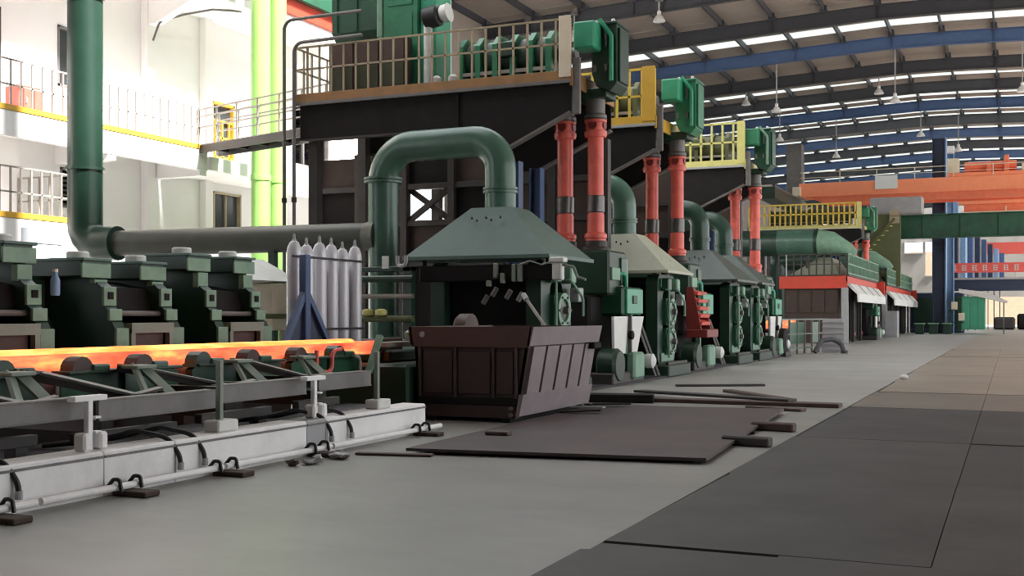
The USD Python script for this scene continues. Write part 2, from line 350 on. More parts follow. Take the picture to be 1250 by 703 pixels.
def window(n, key, mat, bars=1, frame_mat='steel_grey', louvre=False):
    y0, y1, z0, z1 = OPEN[key]; t = thing('window_%d' % n, 'dark framed %s in the white annex front' % ('louvred vent' if louvre else 'window'), loc=(-26.1, y0, z0), kind='structure')
    f = M()
    for a, b in ((z0, z0 + .07), (z1 - .07, z1)): f.box(-26.2, -25.97, y0, y1, a, b, .005)
    for a, b in ((y0, y0 + .07), (y1 - .07, y1)): f.box(-26.2, -25.97, a, b, z0, z1, .005)
    for k in range(1, bars + 1): f.box(-26.17, -26.05, y0 + (y1 - y0) * k / (bars + 1) - .03, y0 + (y1 - y0) * k / (bars + 1) + .03, z0, z1, .004)
    part(t, 'window_frame', f, frame_mat)
    if louvre:
        for k in range(7):
            z = z0 + .12 + k * (z1 - z0 - .2) / 7; part(t, 'louvre_slat', M().bar((-26.12, y0 + .07, z), (-26.12, y1 - .07, z), .12, .015, up=(0.6, 0, 1)), mat)
        part(t, 'vent_back', M().box(-26.3, -26.27, y0, y1, z0, z1, 0), 'steel_black')
    else: part(t, 'pane', M().box(-26.16, -26.14, y0 + .07, y1 - .07, z0 + .07, z1 - .07, 0), mat)
    return t
window(1, 'win1', 'dark_glass', 0); window(2, 'win2', 'steel_grey', 0, louvre=True); window(3, 'win3', 'dark_glass', 1, 'tan_rail')
window(4, 'win4', 'pane', 2); window(5, 'win5', 'pane', 2)
def door(n, key, leaf, fr, panels):
    y0, y1, z0, z1 = OPEN[key]; t = thing('door_%d' % n, 'door in the annex front opening onto a balcony', loc=(-26.1, y0, z0), kind='structure')
    f = M()
    f.box(-26.2, -25.96, y0, y1, z1 - .09, z1, .006)
    for a, b in ((y0, y0 + .09), (y1 - .09, y1)): f.box(-26.2, -25.96, a, b, z0, z1, .006)
    part(t, 'door_frame', f, fr); lf = part(t, 'door_leaf', M().box(-26.2, -26.12, y0 + .09, y1 - .09, z0, z1 - .09, .005), leaf)
    for a, b, c, d in panels: part(lf, 'door_panel', M().box(-26.125, -26.1, y0 + a, y0 + b, z0 + c, z0 + d, .008), leaf)
    part(lf, 'door_handle', M().box(-26.12, -26.04, y1 - .28, y1 - .22, z0 + 1.0, z0 + 1.16, .01), 'steel_light')
    return t
door(1, 'door1', 'door_grey', 'steel_dark', [(.3, .95, .3, 1.3), (1.2, 1.85, .3, 1.3), (.3, .95, 1.5, 2.9), (1.2, 1.85, 1.5, 2.9)])
door(3, 'door3', 'door_grey', 'steel_dark', [(.25, 1.05, .2, 1.5)])
d2 = door(2, 'door2', 'dark_glass', 'yellow_edge', [(.25, .6, .2, 1.0), (.7, 1.05, .2, 1.0)])
m = M()
for a in (0.25, 0.65, 1.05): m.bar((-26.05, 33.0 + a, 7.05), (-26.05, 33.0 + a, 8.6), .07, .07)
for z in (7.3, 8.0, 8.6): m.bar((-26.05, 33.05, z), (-26.05, 34.25, z), .07, .07)
part(d2, 'security_grille', m, 'yellow_edge')

end_wall = thing('wall_end', 'pale far end wall of the mill hall with bright windows', kind='structure')
we = mbox(-32, 42, 192, 192.4, 0, 24)
WIN = [(-15.6, -12.9, 11.6, 13.3), (-12.5, -11.2, 8.0, 13.3), (-9.5, -8.2, 5, 9)]
for x0, x1, z0, z1 in WIN: we -= mbox(x0, x1, 191, 193, z0, z1)
we -= mbox(-5.5, 14, 191, 193, 0, 4.6)
tme = we.to_mesh(); part(end_wall, 'cladding', M().add(tme.vert_properties[:, :3], tme.tri_verts), 'wall_mid')
for x0, x1, z0, z1 in WIN:
    f = M(); f.box(x0 - .1, x1 + .1, 191.8, 191.98, z0 - .12, z0, 0); f.box(x0 - .1, x1 + .1, 191.8, 191.98, z1, z1 + .12, 0); part(end_wall, 'window_surround', f, 'steel_light')
    part(end_wall, 'pane', M().box(x0, x1, 192.1, 192.13, z0, z1, 0), 'pane')
part(end_wall, 'yard_floor', M().box(-30, 40, 192.4, 260, -.4, 0, 0), 'concrete_far')
part(end_wall, 'yard_building', M().box(-30, 40, 235, 236, 0, 14, 0), 'peach_wall')

wall_side = thing('wall_far_left', 'grey sheet wall of the hall beyond the annex with a window band', kind='structure')
ws = mbox(-28.4, -28.1, 52, 192, 0, 19)
for k in range(13):
    y = 64 + k * 9.8; ws -= mbox(-29, -28, y, y + 7.6, 7.5, 12.5)
tms = ws.to_mesh(); part(wall_side, 'cladding', M().add(tms.vert_properties[:, :3], tms.tri_verts), 'roof_sheet')
for k in range(13):
    y = 64 + k * 9.8; part(wall_side, 'pane', M().box(-28.25, -28.22, y, y + 7.6, 7.5, 12.5, 0), 'pane')
    f = M(); [f.bar((-28.2, y + a, 7.5), (-28.2, y + a, 12.5), .08, .08) for a in (0.04, 2.5, 5.0, 7.56)]; part(wall_side, 'mullion', f, 'steel_light')
wall_right_added = thing('wall_right_added', 'pale unseen wall added on the aisle side, its open bays shaping the daylight', kind='structure')  # unseen wall added to limit daylight from the aisle side
wr = mbox(16.6, 16.9, -14, 192, 0, 19.4)
WR = [(8 + 9.0 * k, 16.2 + 9.0 * k) for k in range(20)]
for a, b in WR: wr -= mbox(16, 17.5, a, b, 0.0, 12.6 if a < 40 else 17.2)
tmr = wr.to_mesh(); part(wall_right_added, 'cladding', M().add(tmr.vert_properties[:, :3], tmr.tri_verts), 'wall_pale')
part(wall_right_added, 'bounce_ground', M().box(26, 70, -14, 196, -.4, -.02, 0), 'concrete_far')  # unseen ground added to bounce sunlight into the hall
single('wall_rear_added', M().box(-30, 17, -14.3, -14, 0, 19, 0), 'steel_dark', 'unseen dark wall added behind the viewer to hold back light', kind='structure')  # added out of view, dark so camera-facing sides stay dim

# ------------------------------------------------------------------ roof
ceiling = thing('ceiling', 'low-pitched roof of dark rafters with roof sheets and milky skylights between them', kind='structure')
RX = -6.0
def zb(x): return 18.6 - (0.036 if x < RX else 0.03) * abs(x - RX) - 0.0004 * (x - RX) ** 2
RD, GAP, BAY = 0.82, 0.42, 8.0
XS = [-28 + 3.0 * k for k in range(16)]               # purlin lines to x = 17
RAFT = [52.4 + BAY * k for k in range(18)]
SKYLIT = {3, 6, 8, 10, 12}  # rafters whose skylit look is painted on as blue
for k, y in enumerate(RAFT):
    m = M(); top = [(x, zb(x) + RD) for x in XS]; bot = [(x, zb(x)) for x in XS]
    m.prism(bot + top[::-1], 'y', y - .03, y + .03)
    for off in (0, RD - .03): m.prism([(x, zb(x) + off) for x in XS] + [(x, zb(x) + off + .03) for x in XS[::-1]], 'y', y - .17, y + .17)
    for x in XS[1:-1:2]: m.box(x - .01, x + .01, y - .15, y + .15, zb(x), zb(x) + RD, 0)
    part(ceiling, 'rafter', m, 'blue_steel' if k in SKYLIT else 'slate_steel')
for i, x in enumerate(XS):
    z = zb(x) + RD
    part(ceiling, 'purlin', M().box(x - .05, x + .05, 52, 192, z, z + GAP - .02, 0), 'slate_steel')
    for k in range(1, 14): part(ceiling, 'purlin_cleat', M().prism([(x - .22, z - .1), (x - .16, z + .36), (x + .16, z + .36), (x + .22, z - .1)], 'y', RAFT[k] - .24, RAFT[k] - .18), 'slate_steel')
def sheet(x0, x1, y0, y1, mat, name):
    m = M(); z0, z1 = zb(x0) + RD + GAP, zb(x1) + RD + GAP
    n = 6
    for j in range(n):                                 # trapezoid ribs along the slope
        pass
    V = [(x0 + .02, y0, z0), (x1 - .02, y0, z1), (x1 - .02, y1, z1), (x0 + .02, y1, z0)]
    V += [(a, b, c + .06) for a, b, c in V]; m.add(V, BF); part(ceiling, name, m, mat)
for k in range(-1, 17):
    y0 = RAFT[k] if k >= 0 else RAFT[0] - 3.4; y1 = RAFT[k + 1]
    lit = {2: 'b', 3: '', 4: 'c', 5: 'c'}.get(k, 'b' if k > 5 else '')
    for i in range(15):
        x0, x1 = XS[i], XS[i + 1]
        if k == 2: b = 2.4
        elif k == 3: b = 0
        elif k in (4, 5): b = 1.1 if i % 4 != 1 else 0.7
        elif k > 5: b = 6.4
        else: b = 0
        if k == 2:
            sheet(x0, x1, y0, y1 - 2.62, 'roof_sheet', 'roof_panel'); sheet(x0, x1, y1 - 2.6, y1 - 1.02, 'skylight', 'skylight_panel'); sheet(x0, x1, y1 - 1.0, y1 - .02, 'roof_sheet', 'roof_panel')
        elif b:
            sheet(x0, x1, y0, y1 - b - .02, 'roof_sheet', 'roof_panel'); sheet(x0, x1, y1 - b, y1 - .02, 'skylight', 'skylight_panel')
        else: sheet(x0, x1, y0, y1 - .02, 'roof_sheet', 'roof_panel')
m = M(); m.box(-30, 17, -14, 15.5, 18.8, 18.9, 0).box(-10.2, 17, 15.5, 31.0, 18.8, 18.9, 0).box(-7.0, 17, 31.0, 49, 18.8, 18.9, 0); part(ceiling, 'light_shaping_roof', m, 'roof_sheet')  # unseen roof, its edge stepped to shape the sun on the annex

# ------------------------------------------------------------------ balconies on the annex
def balcony(y0, y1, ztop, zf, label, loc, end_rail, st):
    t = thing('balcony', label, 'balcony', loc)
    part(t, 'slab', M().box(-26, -24, y0, y1, ztop - .22, ztop, .01), 'plaster')
    part(t, 'fascia', M().box(-24.12, -23.95, y0, y1, zf, ztop - .02, .01), 'plaster')
    part(t, 'toe_board', M().box(-24.06, -23.93, y0, y1, ztop - .02, ztop + .13, .006), 'yellow_edge')
    for y in st: part(t, 'bracket_beam', M().prism([(-26, ztop - .2), (-23.97, ztop - .2), (-23.97, zf - .16), (-24.3, zf - .18), (-26, zf - .18)], 'y', y - .17, y + .17), 'plaster')
    path = [(-24.0, y0), (-24.0, y1)] + ([(-25.95, y1)] if end_rail else [])
    railing(t, path, ztop, 1.32, 'rail_grey', 0.36, .022, mids=(.5,))
    return t
bal = balcony(19.0, 30.2, 7.0, 6.3, 'upper white balcony with a yellow toe board and grey railing on the annex', (-24, 19, 6.3), False, (21.6, 25.9, 30.0))
lowb = balcony(18.4, 24.35, 4.2, 3.35, 'lower short white balcony with a yellow toe board and railing below the upper one', (-24, 18.4, 3.35), True, (18.8,))
part(lowb, 'recess_panel', M().box(-23.96, -23.93, 22.55, 23.95, 3.55, 3.95, .01), 'door_grey')
walkslab = single('landing_slab', M().box(-26, -23.9, 30.3, 46, 6.35, 6.8, .02), 'plaster', 'plain white landing slab of the annex beyond the end of the balcony railing', 'landing')
t = thing('fire_hose_cabinet', 'red fire hose cabinet standing on the upper balcony', 'cabinet', (-24.7, 23.3, 7))
part(t, 'cabinet_body', M().box(-25.0, -24.4, 22.95, 23.75, 7.0, 7.85, .06), 'red_paint')
part(t, 'cabinet_door', M().box(-24.41, -24.37, 23.02, 23.68, 7.08, 7.76, .02), 'red_paint'); part(t, 'handle', M().box(-24.38, -24.33, 23.1, 23.14, 7.35, 7.5, .008), 'steel_light')
m = M(); m.tube(fillet([(-25.4, 29.3, 10.5), (-25.3, 29.5, 11.15), (-25.1, 30.5, 11.6), (-24.6, 31.3, 11.9), (-24.1, 32.2, 12.0)], .35), .035); single('roof_cable', m, 'steel_grey', 'thin grey conduit curving down the white annex wall', 'conduit')

# ------------------------------------------------------------------ hall columns
for k, (y, lab) in enumerate(((30.95, 'bright green round column standing nearest the annex balcony'), (31.85, 'bright green round column standing nearest the catwalk bend and platform'))):
    t = thing('green_column', lab, 'column', (-22.4, y, 0))
    m = M(); m.lathe([(.31, 0), (.31, 20)], (-22.4, y, 0), n=24); part(t, 'shaft', m, 'green_lime')
    for z in (6.0, 12.5): m = M(); m.lathe([(.33, 0), (.335, .05), (.335, .15), (.33, .2)], (-22.4, y, z), n=24); part(t, 'collar', m, 'green_lime')
    m = M(); m.lathe([(.5, 0), (.5, .04), (.31, .05)], (-22.4, y, 0), n=20); part(t, 'base_plate', m, 'green_dark')
t = thing('grey_column', 'grey box column rising to the roof beside the end of the orange crane', 'column', (-18.9, 111, 0))
part(t, 'shaft', M().box(-19.6, -18.2, 110.2, 111.8, 0, 17.9, .03), 'steel_grey'); part(t, 'base_plate', M().box(-19.9, -17.9, 109.9, 112.1, 0, .06, .01), 'steel_dark')
for z in (11.4,): part(t, 'crane_bracket', M().prism([(-18.2, z), (-17.4, z), (-17.4, z - .3), (-18.2, z - 1)], 'y', 110.4, 111.6), 'steel_grey')
t = thing('blue_column', 'tall dark blue steel column standing at the far crossing of the hall', 'column', (-6.1, 112.6, 0))
CX, CY = -6.1, 112.6
part(t, 'web', M().box(CX - .55, CX + .55, CY - .03, CY + .03, 0, 18.0, 0), 'blue_dark')
for s_, mt in ((-1, 'blue_dark'), (1, 'blue_light')): part(t, 'flange', M().box(CX + s_ * .55 - .05, CX + s_ * .55 + .05, CY - .45, CY + 1.2, 0, 18.0, .005), mt)  # aisle-side flange painted lighter blue for its sunlit face
for z in (4, 8, 12, 15.5): part(t, 'stiffener', M().box(CX - .5, CX + .5, CY - .4, CY + .4, z, z + .04, 0), 'blue_dark')
part(t, 'base_plate', M().box(CX - .9, CX + .9, CY - .8, CY + 1.4, 0, .07, .01), 'steel_dark')

# ================================================================== MILL PLATFORMS, GEARBOXES, SPINDLES
# ------------------------------------------------------------------ catwalk from balcony to the platforms
t = thing('catwalk', 'narrow steel catwalk with thin railings from the annex balcony to the mill platform', 'walkway', (-20.4, 29.2, 7))
A, B = S([-24.0, 30.3, 7.1]), S([-16.9, 28.1, 7.1]); d = unit(B - A); sd = S([d[1], -d[0], 0]) * .42
part(t, 'deck', M().bar(A, B, .86, .05), 'steel_grey')
for s_ in (-1, 1): part(t, 'stringer', M().bar(A + sd * s_ - (0, 0, .13), B + sd * s_ - (0, 0, .13), .08, .24), 'steel_dark')
for k in range(7): q = A + (B - A) * (k + .5) / 7 - (0, 0, .12); part(t, 'cross_member', M().bar(q - sd, q + sd, .07, .1), 'steel_dark')
for s_ in (-1, 1): railing(t, [tuple((A + sd * s_)[:2]), tuple((B + sd * s_)[:2])], 7.1, 1.15, 'rail_grey', 1.0, .02, mids=(.5, .8))

def platform(Y, z, rail_h, label, edge, railm, deck_d=3.0, X0=-16.8, X1=-9.3, step=.36, full=True, web_l=6.1, end_panel=True, r=.022, mids=(.5,), flange='steel_grey'):
    t = thing('mill_platform', label, 'platform', (-13, Y + 1.5, z))
    dz = z - 7.2
    part(t, 'deck', M().box(X0, X1, Y, Y + deck_d, z - .12, z, .01), 'steel_dark')
    part(t, 'edge_beam', M().box(X0 - .03, X1 + .03, Y - .05, Y, z - .16, z + .06, .006), edge)
    part(t, 'edge_flange', M().box(X0 - .03, X1 + .03, Y - .08, Y, z - .24, z - .16, .006), flange)
    part(t, 'end_beam', M().box(X1, X1 + .06, Y - .05, Y + deck_d, z - .30, z + .06, .006), edge)
    web = [(X0 + .1, z - .16), (X1, z - .16), (X1, 6.32 + dz), (-11.3, 5.38 + dz), (-12.2, 5.38 + dz), (-12.4, web_l + dz), (X0 + .1, web_l + dz)]
    for y in (Y + .05, Y + deck_d - .1):
        part(t, 'girder_web', M().prism(web, 'y', y, y + .05), 'steel_black')
        part(t, 'girder_flange', M().bar((X1, y + .02, 6.30 + dz), (-11.3, y + .02, 5.36 + dz), .24, .05, up=(0, 0, 1)), 'steel_grey')
        part(t, 'girder_flange', M().bar((-12.3, y + .02, web_l - .02 + dz), (X0 + .1, y + .02, web_l - .02 + dz), .2, .05), 'steel_dark')
    for k in range(5): x = X0 + .6 + k * (X1 - X0 - 1) / 4; part(t, 'joist', M().box(x - .06, x + .06, Y + .1, Y + deck_d - .1, z - .34, z - .12, 0), 'steel_dark')
    for x in (X0 + 4.6,): part(t, 'web_stiffener', M().box(x - .03, x + .03, Y, Y + .05, web_l + dz, z - .2, 0), 'steel_black')
    railing(t, [(X0, Y + deck_d - .05), (X0, Y), (X1, Y)], z, rail_h, railm, step, r, mids)
    if end_panel: part(t, 'end_panel', M().box(X1 - (.26 if edge == 'edge_brown' else .36 if Y < 40 else .26), X1 + .03, Y - .075, Y - .045, z - .1, z + rail_h + .06, .008), edge if edge != 'edge_brown' else 'cream_paint')
    part(t, 'hanger_bar', M().box(X1 + .04, X1 + .22, Y + .02, Y + .12, z - .95, z + .35, .01), 'steel_grey')
    for x, y in ((-11.2, Y + 1.2), (-11.2, Y + 2.6)):
        c = M(); c.box(x - .14, x + .14, y - .012, y + .012, 0, 5.4 + dz, 0)
        for s_ in (-1, 1): c.box(x + s_ * .14 - .012, x + s_ * .14 + .012, y - .14, y + .14, 0, 5.4 + dz, 0)
        part(t, 'support_column', c, 'blue_steel')
    for x, y in ((X0 + .4, Y + .3), (X0 + .4, Y + deck_d - .3)):
        part(t, 'support_column', M().box(x - .13, x + .13, y - .13, y + .13, 0, z - .12, .005), 'steel_dark')
    return t
platform(24.7, 7.2, 1.25, 'first mill platform with a brown edge and grey railing above the near hood duct', 'edge_brown', 'tan_rail', mids=(.55,))
platform(31.5, 7.25, 1.4, 'second mill platform with a bright yellow railing beside the middle gearbox', 'yellow_edge', 'yellow_rail', step=.38, r=.032, flange='steel_light', mids=(.45,))
platform(43.4, 7.5, 1.45, 'third mill platform with a pale yellow railing beside the far gearbox', 'yellow_green_rail', 'yellow_green_rail', step=.42, r=.035, flange='steel_light', mids=(.5,))
platform(80.0, 7.75, 1.5, 'distant mill platform with a long bright yellow railing above the thick green exhaust duct', 'yellow_green_rail', 'yellow_rail', step=.36, r=.05, flange='cream_paint', mids=(.55,))

# ------------------------------------------------------------------ framed screens, dark panels added to shade the space behind the platforms
def screen(Y, X0, X1, H, label, hole=None, bays=6, levels=(1.2, 3.1, 4.25, 5.3)):
    t = thing('shade_screen', label, 'partition', ((X0 + X1) / 2, Y, 0))
    w = (X1 - X0) / bays; zs = (0,) + tuple(levels) + (H,)
    for i in range(bays + 1): x = X0 + i * w; part(t, 'post', M().box(x - .1, x + .1, Y - .16, Y + .1, 0, H, .005), 'steel_dark')
    for z in levels: part(t, 'beam', M().box(X0, X1, Y - .12, Y + .1, z - .08, z + .08, .005), 'steel_dark')
    for i in range(bays):
        for j in range(len(zs) - 1):
            if hole and (i, j) in hole:
                x0, x1, z0, z1 = X0 + i * w, X0 + (i + 1) * w, zs[j], zs[j + 1]
                part(t, 'cross_brace', M().bar((x0, Y, z0), (x1, Y, z1), .1, .16, up=(0, 0, 1)), 'steel_dark'); part(t, 'cross_brace', M().bar((x0, Y + .1, z1), (x1, Y + .1, z0), .1, .16, up=(0, 0, 1)), 'steel_dark')
                continue
            part(t, 'panel', M().box(X0 + i * w + .1, X0 + (i + 1) * w - .1, Y + .02, Y + .06, zs[j] + .08, zs[j + 1] - .08, .004), 'shadow_brown' if (i + j) % 3 else 'steel_black')
    return t
screen(29.0, -19.0, -9.9, 6.3, 'steel frame with dark brown panels added as shade behind the near hood, one braced bay open', hole=((2, 3),), bays=6)
screen(36.6, -18.4, -10.2, 6.6, 'framed dark panels added as shade behind the second platform', bays=5)
screen(47.6, -18.0, -10.4, 6.9, 'framed dark panels added as shade behind the third platform', bays=5)

# ------------------------------------------------------------------ gearboxes on the ends of the platforms, with their red spindles
def gearbox(Y, dz, label, main, teal, sc=1.0):
    """Y: spindle plane. Housing overhangs the aisle at the platform end."""
    t = thing('spindle_gearbox', label, 'gearbox', (-9, Y, 6.6 + dz)); Z = lambda z: z + dz
    body = [(-9.06, Z(7.3)), (-8.95, Z(7.0)), (-8.6, Z(6.88)), (-8.45, Z(7.05)), (-8.45, Z(8.42)), (-9.06, Z(8.42))]
    part(t, 'housing', M().prism(body, 'y', Y - .5, Y + .35), main)
    part(t, 'top_cover', M().box(-9.1, -8.41, Y - .55, Y + .4, Z(8.42), Z(8.49), .015), main)
    part(t, 'motor_box', M().box(-9.34, -8.82, Y - 1.0, Y - .5, Z(7.8), Z(8.44), .03), teal)
    part(t, 'box_lid', M().box(-9.31, -8.85, Y - 1.025, Y - 1.0, Z(7.84), Z(8.40), .008), teal)
    part(t, 'side_plate', M().box(-8.45, -8.39, Y - .4, Y + .25, Z(7.1), Z(8.36), .015), main)
    m = M(); m.tube(fillet([(-8.85, Y - .56, Z(8.55)), (-8.56, Y - .56, Z(8.15)), (-8.56, Y - .56, Z(7.1))], .15), .055, 8); part(t, 'oil_pipe', m, 'green_teal' if teal == 'green_teal' else 'green_pale')
    part(t, 'bearing_block', M().box(-10.15, -8.75, Y - .35, Y + .4, Z(6.78), Z(7.0), .02), 'green_dark')
    for x in (-9.92, -9.14):
        m = M(); m.lathe([(.27, 0), (.27, .1), (.23, .14), (.23, .5)], (x, Y, Z(6.3)), n=18); part(t, 'output_sleeve', m, 'steel_grey')
    for k in range(4):
        m = M(); m.cyl((-8.98 + (k % 2) * .28, Y - .5, Z(7.35 + (k // 2) * .55)), (-8.98 + (k % 2) * .28, Y - .54, Z(7.5 + (k // 2) * .85)), .04, n=8); part(t, 'bolt', m, 'steel_grey')
    for x in (-9.3, -8.9): m = M(); m.lathe([(.05, 0), (.05, .1), (.03, .12)], (x + .3, Y - .3, Z(8.48)), n=8); part(t, 'vent_cap', m, 'lamp_white')
    return t
def spindle(x, Y, dz, label, bot=3.3):
    t = thing('drive_spindle', label, 'drive shaft', (x, Y, bot), group=None); top = 6.34 + dz; L = top - bot; z = lambda f: bot + L * f
    m = M(); m.lathe([(.205, 0), (.205, L * .16), (.19, L * .17), (.19, L * .80), (.205, L * .82)], (x, Y, z(.08)), n=20); part(t, 'shaft', m, 'red_paint')
    m = M(); m.lathe([(.25, 0), (.27, L * .02), (.27, L * .045), (.235, L * .05), (.235, L * .11), (.265, L * .115), (.265, L * .14), (.22, L * .15)], (x, Y, z(.85)), n=20); part(t, 'upper_joint', m, 'red_paint')
    m = M(); m.lathe([(.20, 0), (.215, .02), (.215, L * .13), (.2, L * .135)], (x, Y, z(.255)), n=20); part(t, 'slip_sleeve', m, 'sleeve_metal')
    m = M(); m.lathe([(.25, 0), (.25, L * .05), (.27, L * .055), (.27, L * .085), (.215, L * .1)], (x, Y, z(0)), n=20); part(t, 'lower_joint', m, 'red_paint')
    for a in (0, 1):
        dx, dy = (.24, 0) if a else (0, .24)
        m = M(); m.cyl((x - dx, Y - dy, z(.94)), (x + dx, Y + dy, z(.94)), .11, n=12); part(t, 'cross_pin', m, 'red_dark')
    m = M(); m.lathe([(.275, 0), (.275, .03)], (x, Y, z(.985)), n=20); part(t, 'clamp_ring', m, 'steel_dark')
    return t
GB = [(26.0, 0.0, 'dark green spindle gearbox with a teal front box at the end of the first platform', 'green_dark', 'green_teal'),
      (33.3, 0.05, 'mid green spindle gearbox with a teal box beside the bright yellow railing', 'green_mid', 'green_teal'),
      (44.6, 0.3, 'deep green spindle gearbox at the end of the third platform with pale yellow railing', 'green_paint', 'green_mid'),
      (81.6, 0.5, 'small distant green gearbox at the end of the long yellow railing', 'green_mid', 'green_mid')]
NTH = ['first (nearest the viewer)', 'second', 'third', 'most distant']
for i, (Y, dz, lab, a, b) in enumerate(GB):
    gearbox(Y, dz, lab, a, b)
    w = ['under the first gearbox beside the grey-green hood', 'under the second gearbox behind the cream hood', 'under the third gearbox behind the dark hoods', 'under the distant gearbox'][i]
    spindle(-9.92, Y, dz, 'upright red spindle %s, the inner of the pair' % w); spindle(-9.14, Y, dz, 'upright red spindle %s, the outer of the pair' % w)

# ------------------------------------------------------------------ drives standing on the first and second platform
def motor(X0, X1, Y, z, label, body, rib, n=6):
    t = thing('drive_motor', label, 'motor', ((X0 + X1) / 2, Y, z)); L = X1 - X0
    m = M(); m.cyl((X0 + .1, Y, z + .75), (X1 - .1, Y, z + .75), .48, n=20); part(t, 'motor_body', m, body)
    part(t, 'base_frame', M().box(X0, X1, Y - .55, Y + .55, z, z + .14, .02), body)
    part(t, 'side_rail', M().bar((X0 + .1, Y - .54, z + .36), (X1 - .05, Y - .54, z + .36), .06, .09), 'rail_grey')
    for k in range(n):
        x = X0 + .18 + (L - .36) * k / (n - 1)
        part(t, 'rib_plate', M().prism([(Y - .58, z + .14), (Y + .58, z + .14), (Y + .58, z + 1.05), (Y + .3, z + 1.3), (Y - .3, z + 1.3), (Y - .58, z + 1.05)], 'x', x - .07, x + .07), rib)
    part(t, 'terminal_box', M().box(X0 + L * .45, X0 + L * .62, Y - .7, Y - .5, z + .7, z + 1.05, .02), body)
    m = M(); m.cyl((X1 - .1, Y, z + .75), (X1 + .35, Y, z + .75), .16, n=14); part(t, 'shaft_coupling', m, 'steel_grey')
    return t
motor(-12.7, -10.0, 26.1, 7.2, 'green ribbed drive motor behind the railing of the first platform', 'green_dark', 'green_mid')
motor(-12.7, -10.0, 33.0, 7.25, 'olive green ribbed drive motor behind the bright yellow railing', 'green_olive', 'green_olive', 5)
motor(-15.8, -10.0, 81.8, 7.75, 'long olive drive row behind the distant yellow railing', 'green_olive', 'green_olive', 9)
motor(-12.8, -10.0, 44.9, 7.5, 'olive green ribbed drive motor behind the pale yellow railing', 'green_olive', 'green_olive', 5)
t = thing('air_cooler', 'tall green box cooler standing on the first platform beside the ribbed motor', 'cooler', (-14.1, 26.1, 7.2))
part(t, 'cooler_body', M().box(-14.75, -13.75, 25.6, 26.8, 7.2, 10.6, .02), 'green_mid')
part(t, 'corner_duct', M().box(-13.74, -13.3, 25.7, 26.6, 7.2, 10.6, .03), 'green_teal')
for z in (7.9, 8.7, 9.5): part(t, 'access_panel', M().box(-14.6, -13.9, 25.575, 25.6, z, z + .6, .01), 'green_mid')
t = thing('fan_blower', 'black fan blower with a white round outlet beside the tall green cooler', 'blower', (-13.1, 25.4, 8.3))
m = M(); m.tube(fillet([(-13.35, 25.4, 7.2), (-13.35, 25.4, 8.9), (-13.15, 25.4, 9.05), (-12.8, 25.4, 9.05)], .2), [.1] * 2 + [.13] * 20 if False else .11, 12); part(t, 'pedestal_pipe', m, 'white_sheet')
m = M(); m.lathe([(.2, 0), (.27, .05), (.27, .4), (.2, .45)], (-13.45, 25.4, 9.02), (1, 0, .15), n=18); part(t, 'fan_casing', m, 'rubber_black')
m = M(); m.lathe([(.18, 0), (.22, .06), (.22, .2), (.24, .22)], (-12.98, 25.4, 9.09), (1, 0, .15), n=18); part(t, 'outlet_ring', m, 'white_sheet')
t = thing('duct_box', 'dark green duct box with chamfered lower edge beside the tall cooler', 'duct', (-15.6, 26.4, 8.7))
part(t, 'duct_casing', M().prism([(25.7, 9.0), (25.9, 8.78), (26.9, 8.78), (27.1, 9.0), (27.1, 10.7), (25.7, 10.7)], 'x', -16.35, -14.9), 'green_paint')
part(t, 'end_flange', M().box(-14.95, -14.78, 25.6, 27.2, 8.75, 10.7, .02), 'green_pale')
for x in (-16.2, -15.6): part(t, 'stiffener_rib', M().box(x - .03, x + .03, 25.66, 25.7, 9.0, 10.7, 0), 'green_paint')
for x in (-16.2, -15.1): part(t, 'hanger_leg', M().box(x - .05, x + .05, 26.9, 27.0, 7.2, 8.8, 0), 'green_dark')
for i, (z, x0) in enumerate(((9.15, -17.05), (8.55, -16.75))):
    t = thing('bent_pipe', ['upper', 'lower'][i] + ' thin grey pipe rising past the platform corner and bending along the duct box', 'pipe', (x0, 25.3, 0))
    m = M(); m.tube(fillet([(x0, 25.3 - .75, .0), (x0, 24.55, z), (-14.75, 24.55, z + .02)], .25), .045, 8); part(t, 'pipe_run', m, 'steel_grey')
    m = M(); m.lathe([(.07, 0), (.07, .12)], (x0, 24.55, 4.5), n=10); part(t, 'pipe_clamp', m, 'steel_dark')
t = thing('control_cabinet', 'dark brown cabinet with olive lower panels behind the first platform railing', 'cabinet', (-15, 25.3, 7.2))
part(t, 'cabinet_body', M().box(-16.1, -13.85, 25.15, 25.5, 7.2, 8.6, .02), 'shadow_brown')
for k in range(3):
    x = -16.05 + k * .74
    part(t, 'cabinet_door', M().box(x, x + .68, 25.12, 25.15, 7.28, 7.95, .01), 'green_olive_dark'); part(t, 'cabinet_door', M().box(x, x + .68, 25.12, 25.15, 8.0, 8.55, .01), 'rust_brown')
for i, x in enumerate((-12.9, -12.45)):
    m = M(); m.lathe([(.1, 0), (.12, .05), (.12, .22), (.05, .28)], (x, 25.0, 7.2), n=12); single('oil_can', m, 'white_sheet', ['white oil can on the platform deck beside the blower pedestal', 'white oil can on the platform deck nearer the ribbed motor'][i], 'can')

